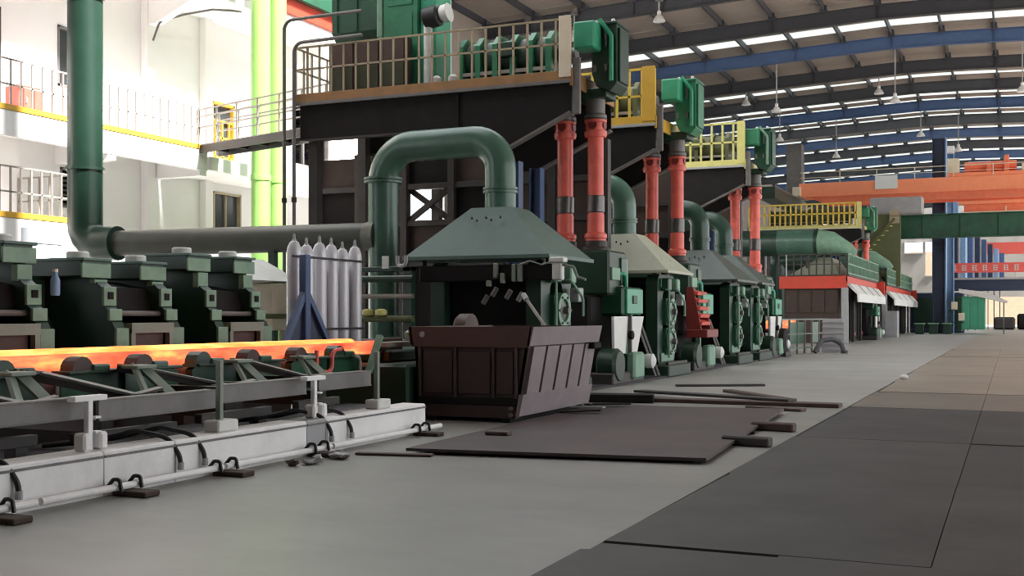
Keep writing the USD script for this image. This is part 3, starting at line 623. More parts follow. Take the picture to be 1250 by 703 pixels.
# ================================================================== EXHAUST DUCTS AND HOODS
def hood_set(Y, i, duct_mat, hood_mat, xl=-12.67, xr=-9.85, top=5.3, r=.33, yd=0.0, w=3.2, dpt=2.6):
    names = ['near grey-green', 'cream coloured', 'first of the two dark green', 'second of the two dark green'][i]
    t = thing('exhaust_hood', '%s pyramid exhaust hood over a mill stand' % names, 'hood', (xr, Y, 2.8))
    part(t, 'hood_skirt', M().frustum((xr - w / 2, xr + w / 2, Y - dpt / 2, Y + dpt / 2), 2.8, (xr - .46, xr + .46, Y - .46, Y + .46), 3.85, .04), hood_mat)
    part(t, 'skirt_rim', M().box(xr - w / 2 - .02, xr + w / 2 + .02, Y - dpt / 2 - .02, Y - dpt / 2 + .02, 2.74, 2.82, .005).box(xr + w / 2 - .02, xr + w / 2 + .02, Y - dpt / 2, Y + dpt / 2, 2.74, 2.82, .005).box(xr - w / 2 - .02, xr - w / 2 + .02, Y - dpt / 2, Y + dpt / 2, 2.74, 2.82, .005), hood_mat)
    for k in range(5): m = M(); m.cyl((xr - .3 + k * .16, Y - .75 - (k % 2) * .1, 3.6 - (k % 2) * .06), (xr - .3 + k * .16, Y - .78 - (k % 2) * .1, 3.63 - (k % 2) * .06), .025, n=6); part(t, 'rivet', m, 'rubber_black')
    t2 = thing('hood_duct', '%s arched pipe duct rising beside a mill stand and dropping into its hood' % ['near bright green', 'pale green', 'first dark green', 'second dark green'][i], 'duct', (xl, Y, 0))
    m = M(); m.tube(fillet([(xl, Y, .35), (xl, Y, top), (xr, Y, top), (xr, Y, 3.83)], [.75, .6], 8), r, 24); part(t2, 'pipe_run', m, duct_mat)
    for z, x, rr in ((top - .78, xl, r + .09), (4.18, xr, r + .04), (.3, xl, r + .12)):
        m = M(); m.lathe([(rr, 0), (rr, .05), (r, .052), (r, .07), (rr, .072), (rr, .12)], (x, Y, z), n=24); part(t2, 'pipe_flange', m, duct_mat)
    part(t2, 'foot', M().box(xl - .5, xl + .5, Y - .5, Y + .5, 0, .32, .03), 'green_dark')
    return t
hood_set(22.0, 0, 'green_duct', 'hood_grey_green')
hood_set(30.4, 1, 'green_duct', 'hood_cream', top=5.25)
hood_set(38.8, 2, 'green_pipe', 'hood_dark', top=5.3, w=3.3, dpt=3.2)
hood_set(42.4, 3, 'green_pipe', 'hood_dark', top=5.2, w=3.3, dpt=2.4)
t = thing('green_main_duct', 'long dark green pipe dropping from above and running level to the near hood duct', 'duct', (-21, 21.8, 3.4))
m = M(); m.tube(fillet([(-21.02, 21.8, 16), (-21.02, 21.8, 3.38), (-20.0, 21.83, 3.38)], .55, 5), .42, 24); part(t, 'down_pipe', m, 'green_deep')
m = M(); m.tube([(-20.25, 21.83, 3.38), (-12.9, 22.0, 3.36)], .31, 20); part(t, 'level_pipe', m, 'pipe_grimy')
m = M(); m.lathe([(.31, 0), (.42, .35)], (-13.1, 22.0, 3.36), (1, 0, 0), n=20); part(t, 'branch_cone', m, 'pipe_grimy')
for z in (5.2, 9.4): m = M(); m.lathe([(.46, 0), (.46, .08)], (-21.02, 21.8, z), n=24); part(t, 'pipe_flange', m, 'green_pipe')
for x in (-18.8, -15.5): part(t, 'pipe_support', M().box(x - .08, x + .08, 21.8, 21.96, 0, 3.1, 0), 'green_dark')

# ================================================================== MILL STANDS
def rrect(y0, y1, z0, z1, r, n=5):
    out = []
    for cy, cz, a in ((y1 - r, z1 - r, 0), (y0 + r, z1 - r, 90), (y0 + r, z0 + r, 180), (y1 - r, z0 + r, 270)):
        for k in range(n + 1): q = math.radians(a + 90 * k / n); out.append((cy + r * math.cos(q), cz + r * math.sin(q)))
    return out
def hstand(Y, label, ring_mat='green_pale'):
    t = thing('roll_stand', label, 'rolling mill stand', (-9.6, Y, 0))
    part(t, 'bed_plate', M().box(-11.6, -8.2, Y - 1.1, Y + 1.1, 0, .32, .03), 'green_dark')
    for x in (-10.9, -8.75):
        h = M(); h.prism(rrect(Y - .85, Y + .85, .3, 2.72, .28), 'x', x - .16, x + .16, holes=[rrect(Y - .36, Y + .36, .62, 2.3, .2)]); hp = part(t, 'housing_frame', h, 'green_dark')
        for z in (.5, 2.5): part(hp, 'tie_block', M().box(x + .16, x + .2, Y - .6, Y + .6, z - .12, z + .12, .015), 'green_pale' if x > -9 else 'green_dark')
    for z, nm in ((1.72, 'upper_chock'), (.92, 'lower_chock')):
        c = M(); c.prism(rrect(Y - .36, Y + .36, z - .36, z + .36, .12), 'x', -9.05, -8.5); cp = part(t, nm, c, 'green_paint')
        m = M(); m.lathe([(.33, 0), (.36, .02), (.36, .1), (.24, .1), (.24, .03)], (-8.5, Y, z), (1, 0, 0), n=24); part(cp, 'cover_ring', m, ring_mat)
        m = M(); m.lathe([(.2, 0), (.2, .06), (.08, .09), (.08, .2)], (-8.5, Y, z), (1, 0, 0), n=16); part(cp, 'shaft_end', m, 'steel_grey')
        for k in range(6): a = k * PI / 3; m = M(); m.cyl((-8.41, Y + .3 * math.cos(a), z + .3 * math.sin(a)), (-8.37, Y + .3 * math.cos(a), z + .3 * math.sin(a)), .03, n=6); part(cp, 'bolt', m, 'steel_grey')
        m = M(); m.cyl((-10.9, Y, z), (-8.7, Y, z), .27, n=20); part(t, 'mill_roll', m, 'steel_dark')
    for s_ in (-1, 1):
        m = M(); m.lathe([(.13, 0), (.13, .3), (.17, .31), (.17, .42), (.1, .46)], (-8.75, Y + s_ * .42, 2.7), n=14); p = part(t, 'screw_cylinder', m, 'steel_grey')
        m = M(); m.lathe([(.09, 0), (.13, .02), (.13, .1), (.03, .14)], (-8.75, Y + s_ * .42, 3.14 if False else 2.66), n=12); part(p, 'white_cap', m, 'white_sheet')
        part(t, 'screw_box', M().box(-8.62, -8.36, Y + s_ * .42 - .16, Y + s_ * .42 + .16, 2.28, 2.62, .03), 'green_paint' if s_ < 0 else 'green_pale')
        part(t, 'side_guide', M().box(-9.8, -9.3, Y + s_ * .95 - .2, Y + s_ * .95 + .2, 1.0, 1.35, .03), 'steel_dark')
    part(t, 'shade_block', M().box(-10.72, -8.95, Y - .6, Y + .6, .3, 2.45, .04), 'steel_black')  # black filler added for the deep shade inside the stand
    part(t, 'cross_head', M().box(-11.0, -8.7, Y - .3, Y + .3, 2.4, 2.66, .03), 'green_dark')
    m = M()
    for a, b in (((-8.42, Y - .7, 2.3), (-8.3, Y - .75, .5)), ((-8.42, Y + .1, 2.35), (-8.28, Y + .75, 1.6))): m.tube(fillet([a, (a[0] + .1, a[1], a[2]), (b[0], b[1], a[2] - .35), b], .12, 4), .028, 8)
    part(t, 'hose_run', m, 'green_pale')
    part(t, 'valve_block', M().box(-8.5, -8.3, Y + .55, Y + .85, 1.9, 2.2, .02), 'steel_light')
    part(t, 'drain_pipe', M().bar((-8.3, Y - .95, .35), (-8.3, Y + .95, .35), .08, .08), 'steel_dark')
    return t
for Y, lab in ((22.0, 'dark green horizontal roll stand under the grey-green hood behind the brown bin'), (30.2, 'dark green horizontal roll stand under the cream hood'),
               (38.6, 'dark green roll stand with stacked chock rings under the first dark hood'), (42.0, 'dark green roll stand with stacked chock rings under the second dark hood')):
    hstand(Y, lab)

def vstand(Y, label, sheet_mat='white_sheet', red=False):
    t = thing('vertical_stand', label, 'rolling mill stand', (-9.5, Y, 0))
    part(t, 'bed_plate', M().box(-11.4, -8.3, Y - 1.2, Y + 1.2, 0, .3, .03), 'steel_dark')
    part(t, 'stand_body', M().box(-10.9, -8.95, Y - .95, Y + 1.05, .3, 2.1, .06), 'steel_black')
    part(t, 'coupling_case', M().box(-10.6, -8.6, Y - .6, Y + .7, 2.1, 3.15, .05), 'green_dark')
    for x in (-9.92, -9.14):
        m = M(); m.lathe([(.36, 0), (.36, .12), (.28, .16), (.28, .3)], (x, Y, 3.1), n=20); part(t, 'coupling_cup', m, 'steel_dark')
    part(t, 'case_panel', M().box(-8.62, -8.55, Y - .5, Y + .1, 2.45, 2.75, .015), 'green_pale')
    part(t, 'case_panel', M().box(-8.62, -8.55, Y + .2, Y + .6, 2.35, 3.0, .015), 'green_paint')
    g = part(t, 'gear_case', M().box(-9.0, -8.42, Y - .1, Y + 1.45, 1.62, 2.3, .05), 'green_paint')
    part(g, 'case_cover', M().box(-8.43, -8.36, Y + .05, Y + 1.3, 1.66, 2.26, .03), 'green_teal')
    part(g, 'inspection_port', M().box(-8.37, -8.33, Y + .45, Y + .75, 1.9, 2.1, .01), 'green_dark')
    m = M(); m.tube(fillet([(-8.7, Y + .1, 2.3), (-8.7, Y + .1, 2.62), (-8.5, Y + .35, 2.62), (-8.5, Y + .35, 2.3)], .1, 4), .06, 10); part(g, 'breather_pipe', m, 'green_teal')
    if not red:
        for a, b, c, d in ((-.85, .22, -.8, .02), (.36, 1.5, .36, .95)):     # pale hanging guard sheets that narrow downwards
            part(t, 'guard_sheet', M().prism([(Y + a, 1.6), (Y + b, 1.6), (Y + d, .72), (Y + c, .72)], 'x', -8.46, -8.40), sheet_mat)
        part(t, 'guard_rod', M().bar((-8.36, Y + .28, .3), (-8.36, Y + .28, 1.65), .07, .07, up=(1, 0, 0)), 'steel_grey')
        m = M(); m.lathe([(.07, 0), (.11, .02), (.11, .1), (.07, .12)], (-8.4, Y + .28, 1.15), (1, 0, 0), n=12); part(t, 'clamp_knob', m, 'steel_black')
    else:
        for k in range(5): part(t, 'red_slat', M().bar((-8.5 + .03 * k, Y - .55, 2.3 - .22 * k), (-8.5 + .03 * k, Y + .5, 2.3 - .22 * k), .28, .1, up=(.3, 0, 1), c=.01), 'red_paint')
        part(t, 'slat_cheek', M().prism([(-8.7, 1.2), (-8.25, 1.2), (-8.5, 2.45), (-8.7, 2.45)], 'y', Y + .5, Y + .56), 'red_dark'); part(t, 'slat_cheek', M().prism([(-8.7, 1.2), (-8.25, 1.2), (-8.5, 2.45), (-8.7, 2.45)], 'y', Y - .61, Y - .55), 'red_dark')
        part(t, 'slat_tray', M().box(-8.7, -8.05, Y - .7, Y + .65, .98, 1.22, .02), 'red_dark')
    m = M(); m.lathe([(.36, 0), (.4, .04), (.4, .4), (.34, .48)], (-8.75, Y - .75, .46), (1, 0, 0), n=22); p = part(t, 'drive_drum', m, 'green_dark')
    part(t, 'drum_cover', M().box(-8.45, -8.2, Y + .15, Y + .95, .1, .74, .06), 'green_pale')
    m = M(); m.lathe([(.16, 0), (.18, .04), (.18, .2), (.08, .26)], (-8.3, Y + 1.3, .5), (1, 0, 0), n=14); part(t, 'hand_wheel', m, 'white_sheet')
    m = M()
    for q in (1.5, 1.8): m.bar((-8.6, Y + q, 1.5), (-8.2, Y + q + .35, .1), .05, .05)
    part(t, 'stay_bar', m, 'steel_grey')
    part(t, 'side_post', M().box(-8.85, -8.7, Y + 1.0, Y + 1.15, .3, 3.0, .01), 'green_pale')
    return t
vstand(26.0, 'black upright stand with teal gear case and pale hanging sheets below the nearest red spindles')
vstand(33.3, 'upright stand with sloping red slats below the second pair of red spindles', red=True)
vstand(44.7, 'upright stand with pale guard sheets below the third pair of red spindles')
vstand(81.6, 'small distant upright stand below the farthest red spindles')
# dark foundation strip under the line of stands
single('mill_foundation', M().box(-12.4, -8.25, 19.3, 47.5, 0.0, .05, .01), 'scale_dark', 'dark foundation strip under the line of mill stands', 'foundation')

# machinery between bin and first stand (pinch roll, guard, pipes)
t = thing('pinch_roll_unit', 'dark green pinch roll unit between the roller table and the brown bin', 'machine', (-9.6, 17.6, 0))
part(t, 'base_block', M().box(-10.6, -8.55, 15.6, 19.6, 0, .85, .04), 'green_dark')
part(t, 'unit_body', M().box(-10.5, -9.2, 16.2, 19.4, .85, 1.05, .03), 'green_dark')
part(t, 'top_rail', M().box(-9.05, -8.85, 15.5, 18.4, 1.12, 1.2, .01), 'rail_grey')
part(t, 'face_panel', M().box(-8.6, -8.5, 15.9, 18.6, .3, .75, .02), 'green_paint')
for y in (16.1, 17.6):
    m = M(); m.tube(fillet([(-8.75, y, 1.15), (-8.75, y + .25, 1.15), (-8.75, y + .25, .72), (-8.75, y + .5, .72)], .1, 4), .035, 8); part(t, 'bent_pipe', m, 'steel_light')
for y in (16.5, 17.3, 18.2): m = M(); m.lathe([(.12, 0), (.14, .03), (.14, .14), (.08, .18)], (-8.95, y, 1.2), n=12); part(t, 'valve_cap', m, 'green_pale')
m = M(); m.lathe([(.26, 0), (.3, .05), (.3, .25), (.1, .3)], (-9.0, 18.3, 1.35), (1, 0, 0), n=18); part(t, 'roll_end', m, 'rust_brown')
part(t, 'tilt_bar', M().bar((-8.9, 15.0, .75), (-8.9, 15.35, 1.3), .1, .06), 'green_pale')
t = thing('hydraulic_manifold', 'cluster of small valves, pipes and a white box hanging under the near hood', 'valve group', (-9.3, 20.7, 1.9))
part(t, 'mounting_beam', M().box(-11.1, -7.95, 20.72, 20.85, 2.3, 2.62, .02), 'steel_black')
for x, z, h in ((-9.35, 2.5, .3), (-9.2, 2.35, .2), (-8.95, 2.45, .34), (-8.83, 2.45, .34), (-9.5, 2.25, .12)): part(t, 'valve', M().box(x - .04, x + .04, 20.6, 20.72, z - h / 2, z + h / 2, .015), 'grey_green')
for x, z in ((-9.4, 2.0), (-9.1, 1.95), (-8.85, 1.9), (-9.6, 1.85)): m = M(); m.cyl((x, 20.6, z), (x + .1, 20.6, z + .16), .05, n=10); part(t, 'fitting', m, 'steel_grey')
part(t, 'junction_box', M().box(-8.12, -7.92, 20.55, 20.72, 2.3, 2.62, .02), 'white_sheet'); part(t, 'box_cap', M().box(-8.16, -7.86, 20.5, 20.74, 2.64, 2.74, .02), 'white_sheet')
m = M(); m.tube(fillet([(-8.85, 20.6, 2.6), (-8.6, 20.6, 2.68), (-8.35, 20.6, 2.6), (-8.1, 20.6, 2.66)], .1, 4), .018, 6); part(t, 'cable', m, 'grey_green')
m = M(); m.tube(fillet([(-7.95, 20.62, 2.6), (-7.7, 20.62, 2.55), (-7.62, 20.62, 2.35), (-7.45, 20.62, 2.3)], .06, 4), .03, 6); part(t, 'nozzle', m, 'grey_green')
for x in (-11.0, -8.3): part(t, 'hanger', M().box(x - .03, x + .03, 20.75, 20.81, 2.62, 2.8, 0), 'steel_black')
t = thing('pipe_rack', 'dim pipe bundle and valve group in the dark gap behind the brown bin', 'pipe rack', (-12, 19.9, 0))
part(t, 'rack_frame', M().box(-13.0, -11.0, 20.2, 20.4, 0, .2, .02).box(-13.0, -12.8, 20.2, 20.4, 0, 2.6, .01).box(-11.2, -11.0, 20.2, 20.4, 0, 2.6, .01).box(-13, -11, 20.2, 20.4, 2.5, 2.6, .01), 'green_dark')
for k, z in enumerate((1.1, 1.55, 2.0, 2.35)): m = M(); m.cyl((-13.1, 20.1, z), (-10.9, 20.1, z), .05 + .02 * (k % 2), n=10); part(t, 'pipe', m, ['steel_grey', 'green_olive', 'rail_grey', 'green_dark'][k])
for x in (-11.9, -11.6): m = M(); m.lathe([(.06, 0), (.12, .03), (.12, .12), (.05, .15)], (x, 20.05, 1.6), n=12); part(t, 'valve', m, 'yellow_green_rail')
m = M(); m.tube(fillet([(-11.2, 20.0, 2.8), (-11.2, 20.0, 2.6), (-10.95, 19.9, 2.6), (-10.95, 19.9, 2.8)], .1, 4), .04, 8); part(t, 'u_pipe', m, 'steel_light')
part(t, 'white_tag', M().box(-11.55, -11.4, 19.99, 20.02, 2.55, 2.8, .005), 'white_sheet')
t = thing('lance_rod', 'slim pale rod leaning on the rear rim of the brown bin', 'rod', (-7.6, 19, 1))
m = M(); m.tube([(-7.35, 18.7, 1.2), (-8.15, 19.3, 1.95)], .03, 8); part(t, 'rod', m, 'rail_grey'); m = M(); m.cyl((-8.1, 19.26, 1.9), (-8.2, 19.34, 2.0), .05, n=8); part(t, 'knob', m, 'steel_light')

# ================================================================== ROLLER TABLE AND HOT BAR
t = thing('roller_table', 'green roller table that carries the glowing steel bar', 'roller table', (-9.6, 11, 0))
for y0, y1 in ((4.0, 6.9), (7.15, 8.9), (9.15, 11.0), (11.25, 13.1), (13.35, 15.2)):
    for x in (-9.2, -10.0):
        part(t, 'side_frame', M().prism([(y0, .55), (y1, .55), (y1, .95), (y1 - .12, 1.0), (y0 + .12, 1.0), (y0, .95)], 'x', x - .05, x + .05), 'green_paint')
        if x > -9.5:
            part(t, 'frame_cap', M().box(x - .12, x + .14, y0 + .02, y1 - .02, .985, 1.02, .01), 'green_dark')
            part(t, 'frame_rib', M().box(x + .05, x + .1, (y0 + y1) / 2 - .03, (y0 + y1) / 2 + .03, .56, .98, .005), 'green_paint')
    part(t, 'cross_beam', M().box(-10.3, -8.9, y0 + .3, y0 + .5, .35, .55, .01), 'steel_dark')
for k, y in enumerate((5.3, 6.3, 7.35, 8.35, 9.4, 10.35, 11.4, 12.4, 13.5, 14.5)):
    m = M(); m.cyl((-9.95, y, .83), (-9.25, y, .83), .15, n=18); rp = part(t, 'roller', m, 'steel_dark')
    for x in (-9.18, -10.02):
        b = M(); b.prism([(y - .17, .98)] + [(y + .15 * math.cos(a), 1.02 + .15 * math.sin(a)) for a in np.linspace(PI, 0, 9)][0:] + [(y + .17, .98)], 'x', x - .09, x + .09); part(rp, 'bearing_housing', b, 'rust_brown' if k % 3 else 'green_dark')
    part(rp, 'bearing_foot', M().box(-9.3, -9.06, y + .12, y + .38, 1.0, 1.08, .02), 'green_paint')
for y0, y1 in ((6.9, 7.15), (8.95, 9.15), (14.95, 15.2)):
    m = M(); m.tube(fillet([(-9.02, y0, .6), (-9.02, y0, .98), (-9.02, y0 - .18, 1.02)], .1, 4), .03, 8); part(t, 'cooling_pipe', m, 'rail_grey')
m = M(); m.tube(fillet([(-9.0, 13.75, 1.12), (-9.0, 13.75, .8), (-9.0, 14.15, .8), (-9.0, 14.15, 1.1), (-9.0, 14.4, 1.12)], .12, 5), .03, 8); part(t, 'red_hot_pipe', m, 'pink_red', label='pinkish bent pipe')
for y in (4.0, 8.0, 12.0): part(t, 'table_leg', M().box(-10.1, -9.9, y, y + .2, 0, .55, .01).box(-9.3, -9.1, y, y + .2, 0, .55, .01), 'steel_dark')

t = thing('hot_steel_bar', 'long square steel bar glowing orange hot on the roller table', 'steel bar', (-9.6, 10, 1.0))
b = M(); b.prism([(-9.73, .985), (-9.46, .985), (-9.46, 1.2), (-9.50, 1.235), (-9.69, 1.235), (-9.73, 1.2)], 'y', 2.0, 15.55); part(t, 'bar_body', b, 'hot_steel')
part(t, 'bar_top', M().prism([(-9.70, 1.236), (-9.49, 1.236), (-9.452, 1.19), (-9.448, 1.19), (-9.448, 1.155), (-9.455, 1.15), (-9.46, 1.21), (-9.5, 1.246), (-9.69, 1.246)], 'y', 2.0, 15.5), 'hot_steel_top')
t = thing('hot_steel_end', 'shorter dull red hot bar end entering the first guide', 'steel bar', (-9.6, 15.9, 1.0))
part(t, 'bar_body', M().box(-9.70, -9.48, 15.6, 16.5, .99, 1.2, .02), 'hot_steel'); part(t, 'guide_cheek', M().box(-9.44, -9.36, 16.1, 16.9, .9, 1.25, .02), 'rust_brown')
t = thing('hot_bar_far', 'glowing orange bar coming out between the last stand and the fence', 'steel bar', (-9.6, 49, 1.1))
part(t, 'bar_body', M().box(-9.35, -9.0, 47.8, 53.4, 1.08, 1.42, .03), 'hot_steel'); part(t, 'guide_trough', M().box(-9.5, -8.9, 46.8, 55, .93, 1.07, .02), 'rust_brown')

# ------------------------------------------------------------------ channel beams, guard plates, posts on the curb
BE = [(4.2, 6.1, .8), (6.2, 8.07, .76), (8.25, 9.98, .72), (10.08, 11.68, .76), (11.95, 13.2, .78)]
BL = ['the end of the curb nearest the viewer', 'the first white post', 'the second, middle stretch of the curb', 'the third post with the white foot', 'the end next to the brown bin']
for (y0, y1, z), lab in zip(BE, BL):
    t = thing('channel_beam', 'grey steel channel beam beside the roller table at ' + lab, 'beam', (-7.8, (y0 + y1) / 2, z - .1))
    part(t, 'beam_web', M().box(-7.83, -7.79, y0, y1, z - .1, z + .1, .004), 'steel_grey'); part(t, 'beam_flange', M().box(-7.95, -7.78, y0, y1, z + .085, z + .1, .003), 'steel_grey'); part(t, 'beam_flange', M().box(-7.95, -7.78, y0, y1, z - .1, z - .085, .003), 'steel_grey')
    part(t, 'cross_arm', M().box(-8.9, -7.9, y0 + .25, y0 + .37, z - .08, z + .06, .005), 'steel_dark'); part(t, 'cross_arm', M().box(-8.9, -7.9, y1 - .5, y1 - .38, z - .08, z + .06, .005), 'steel_dark')
    part(t, 'lower_beam', M().box(-8.25, -8.15, y0 + .1, y1 - .2, z - .34, z - .24, .005), 'steel_dark'); part(t, 'leg', M().box(-8.3, -8.16, y1 - .45, y1 - .3, .3, z - .3, .005), 'steel_dark')
GP = [(5.0, 5.9, 'at the edge of view'), (7.0, 7.9, 'before the first post'), (8.5, 9.3, 'between the first and second posts'), (9.9, 10.9, 'at the second post'), (11.9, 12.6, 'beside the third post')]
for y0, y1, lab in GP:
    t = thing('guard_plate', 'sloping grey guard plate on the roller table side ' + lab, 'guard', (-8.4, y0, .8))
    pts = fillet([(-9.0, y0, 1.06), (-8.95, y0 + .15, 1.04), (-8.2, y1 - .1, .80), (-8.05, y1 + .1, .86)], .1, 4); m = M()
    for a, b in zip(pts[:-1], pts[1:]): m.bar(a, b, .26, .025)
    part(t, 'plate', m, 'steel_grey'); part(t, 'edge_lip', M().bar(pts[0] + (.0, -.1, -.03), pts[-2] + (.0, -.1, -.03), .02, .07), 'steel_dark')
for y, lab in ((8.15, 'under the first post'), (9.85, 'just before the second post'), (11.6, 'under the third post'), (13.0, 'next to the last post')):
    t = thing('trestle_leg', 'pale green splayed trestle leg ' + lab, 'support', (-8.5, y, .75))
    part(t, 'leg', M().bar((-8.75, y - .05, 1.05), (-8.35, y - .28, .72), .13, .04, up=(1, 0, 0)), 'grey_green'); part(t, 'leg', M().bar((-8.75, y + .06, 1.05), (-8.4, y + .14, .74), .13, .04, up=(1, 0, 0)), 'grey_green')
    part(t, 'head_plate', M().box(-8.85, -8.62, y - .15, y + .16, 1.03, 1.07, .008), 'grey_green')
for y, w, lab in ((7.92, 1, 'white flaking post with a T head on the curb, first from the viewer'), (9.78, 0, 'slim grey-green post on a white foot, second on the curb'), (11.55, 1, 'white flaking post, third on the curb beside the drain notch'), (13.02, 0, 'slim grey-green post on a white foot next to the brown bin')):
    t = thing('curb_post', lab, 'post', (-7.6, y, .4))
    top = .86 if w else 1.14
    part(t, 'post_bar', M().box(-7.63, -7.57, y - .03, y + .03, .4, top, .005), 'white_paint' if w else 'grey_green')
    if w:
        part(t, 'cross_head', M().box(-7.66, -7.56, y - .2, y + .2, top - .02, top + .03, .006), 'white_paint')
        for s_ in (-1, 1): part(t, 'foot_lug', M().box(-7.64, -7.5, y + s_ * .1 - .05, y + s_ * .1 + .05, .4, .56, .02), 'white_paint')
        for z in (.55, .68): part(t, 'step_lug', M().box(-7.6, -7.54, y + .03, y + .1, z, z + .02, .003), 'white_paint')
    else: part(t, 'foot_block', M().box(-7.68, -7.48, y - .17, y + .17, .4, .52, .015), 'white_sheet')

# ------------------------------------------------------------------ white curb, pipe on blocks, hoses
t = thing('white_curb', 'long white painted concrete curb along the roller table', 'curb', (-7.55, 9, 0))
ys = [2.5, 5.2, 7.9, 8.85, 11.1, 11.5, 14.0]
for k, (y0, y1) in enumerate(zip(ys[:-1], ys[1:])):
    b = part(t, 'curb_block', M().prism([(-7.75, 0), (-7.40, 0), (-7.40, .385), (-7.42, .4), (-7.75, .4)], 'y', y0 + .006, y1 - .006), 'white_paint' if k != 4 else 'steel_light')
    part(b, 'nosing', M().box(-7.46, -7.385, y0 + .006, y1 - .006, .34, .362, .004), 'steel_grey')
part(t, 'pit_cover', M().box(-8.9, -7.76, 2.5, 14.4, .26, .33, .01), 'scale_dark')
t = thing('curb_pipe', 'slim pale pipe lying on wood blocks along the foot of the white curb', 'pipe', (-7.28, 8, .05))
for y0, y1 in ((2.5, 7.0), (7.05, 9.4), (9.45, 11.4), (11.45, 14.2)): m = M(); m.cyl((-7.27, y0, .085), (-7.27, y1, .085), .032, n=10); part(t, 'pipe_length', m, 'white_paint')
BK = [(6.6, 'nearest the viewer'), (8.05, 'before the first pair of hoses'), (9.45, 'after the first pair of hoses'), (11.15, 'by the drain notch'), (13.65, 'at the far end of the curb')]
for y, lab in BK:
    t = thing('wood_block', 'dark wood block under the curb pipe ' + lab, 'wood block', (-7.2, y, 0))
    part(t, 'block', M().box(-7.36, -6.98, y - .1, y + .1, 0, .05, .012), 'wood_block')
    for q in (-.14, .12):
        m = M(); m.tube(fillet([(-7.36, y + q, .09), (-7.30, y + q, .155), (-7.23, y + q, .155), (-7.21, y + q, .05)], .03, 3), .018, 6); part(t, 'pipe_clip', m, 'rubber_black')
for y, lab in ((6.85, 'nearest the viewer'), (8.82, 'first of the middle pair'), (9.18, 'second of the middle pair'), (11.5, 'first of the far pair'), (11.95, 'second of the far pair')):
    t = thing('rubber_hose', 'black rubber hose looping over the white curb, ' + lab, 'hose', (-7.4, y, .05))
    m = M(); m.tube(fillet([(-8.5, y - .55, .36), (-8.1, y - .4, .40), (-7.72, y - .15, .50), (-7.46, y, .43), (-7.36, y + .05, .25), (-7.35, y + .05, .12)], .2, 5), .024, 10); part(t, 'hose_run', m, 'rubber_black')
    m = M(); m.lathe([(.032, 0), (.032, .07)], (-7.35, y + .05, .12), n=10); part(t, 'hose_fitting', m, 'steel_light')
rub = [(10.5, -6.95), (10.75, -7.02), (11.0, -6.85), (11.25, -7.05), (11.05, -6.95), (10.3, -7.05)]
RL = ['grey rubble lump under the curb pipe, first of the scatter by the drain notch', 'pale rubble chip second in the scatter by the drain notch', 'dark rubble lump standing farthest out on the floor by the drain notch', 'grey rubble lump last in the scatter by the drain notch', 'pale rubble chip in the middle of the scatter by the drain notch', 'dark rubble lump nearest the viewer in the scatter by the drain notch']
for i, (y, x) in enumerate(rub):
    m = M(); q = trimesh.creation.icosphere(1, .07); q.vertices *= RNG.uniform(.5, 1.3, 3) * (1.3, 1.3, .5); q.vertices += RNG.normal(0, .008, q.vertices.shape); q.vertices += (x, y, .02 - q.vertices[:, 2].min() * 0 + .012); m.tm(q)
    single('rubble_piece', m, ['steel_grey', 'steel_light', 'wood_block'][i % 3], RL[i], 'rubble', group='rubble by the curb')

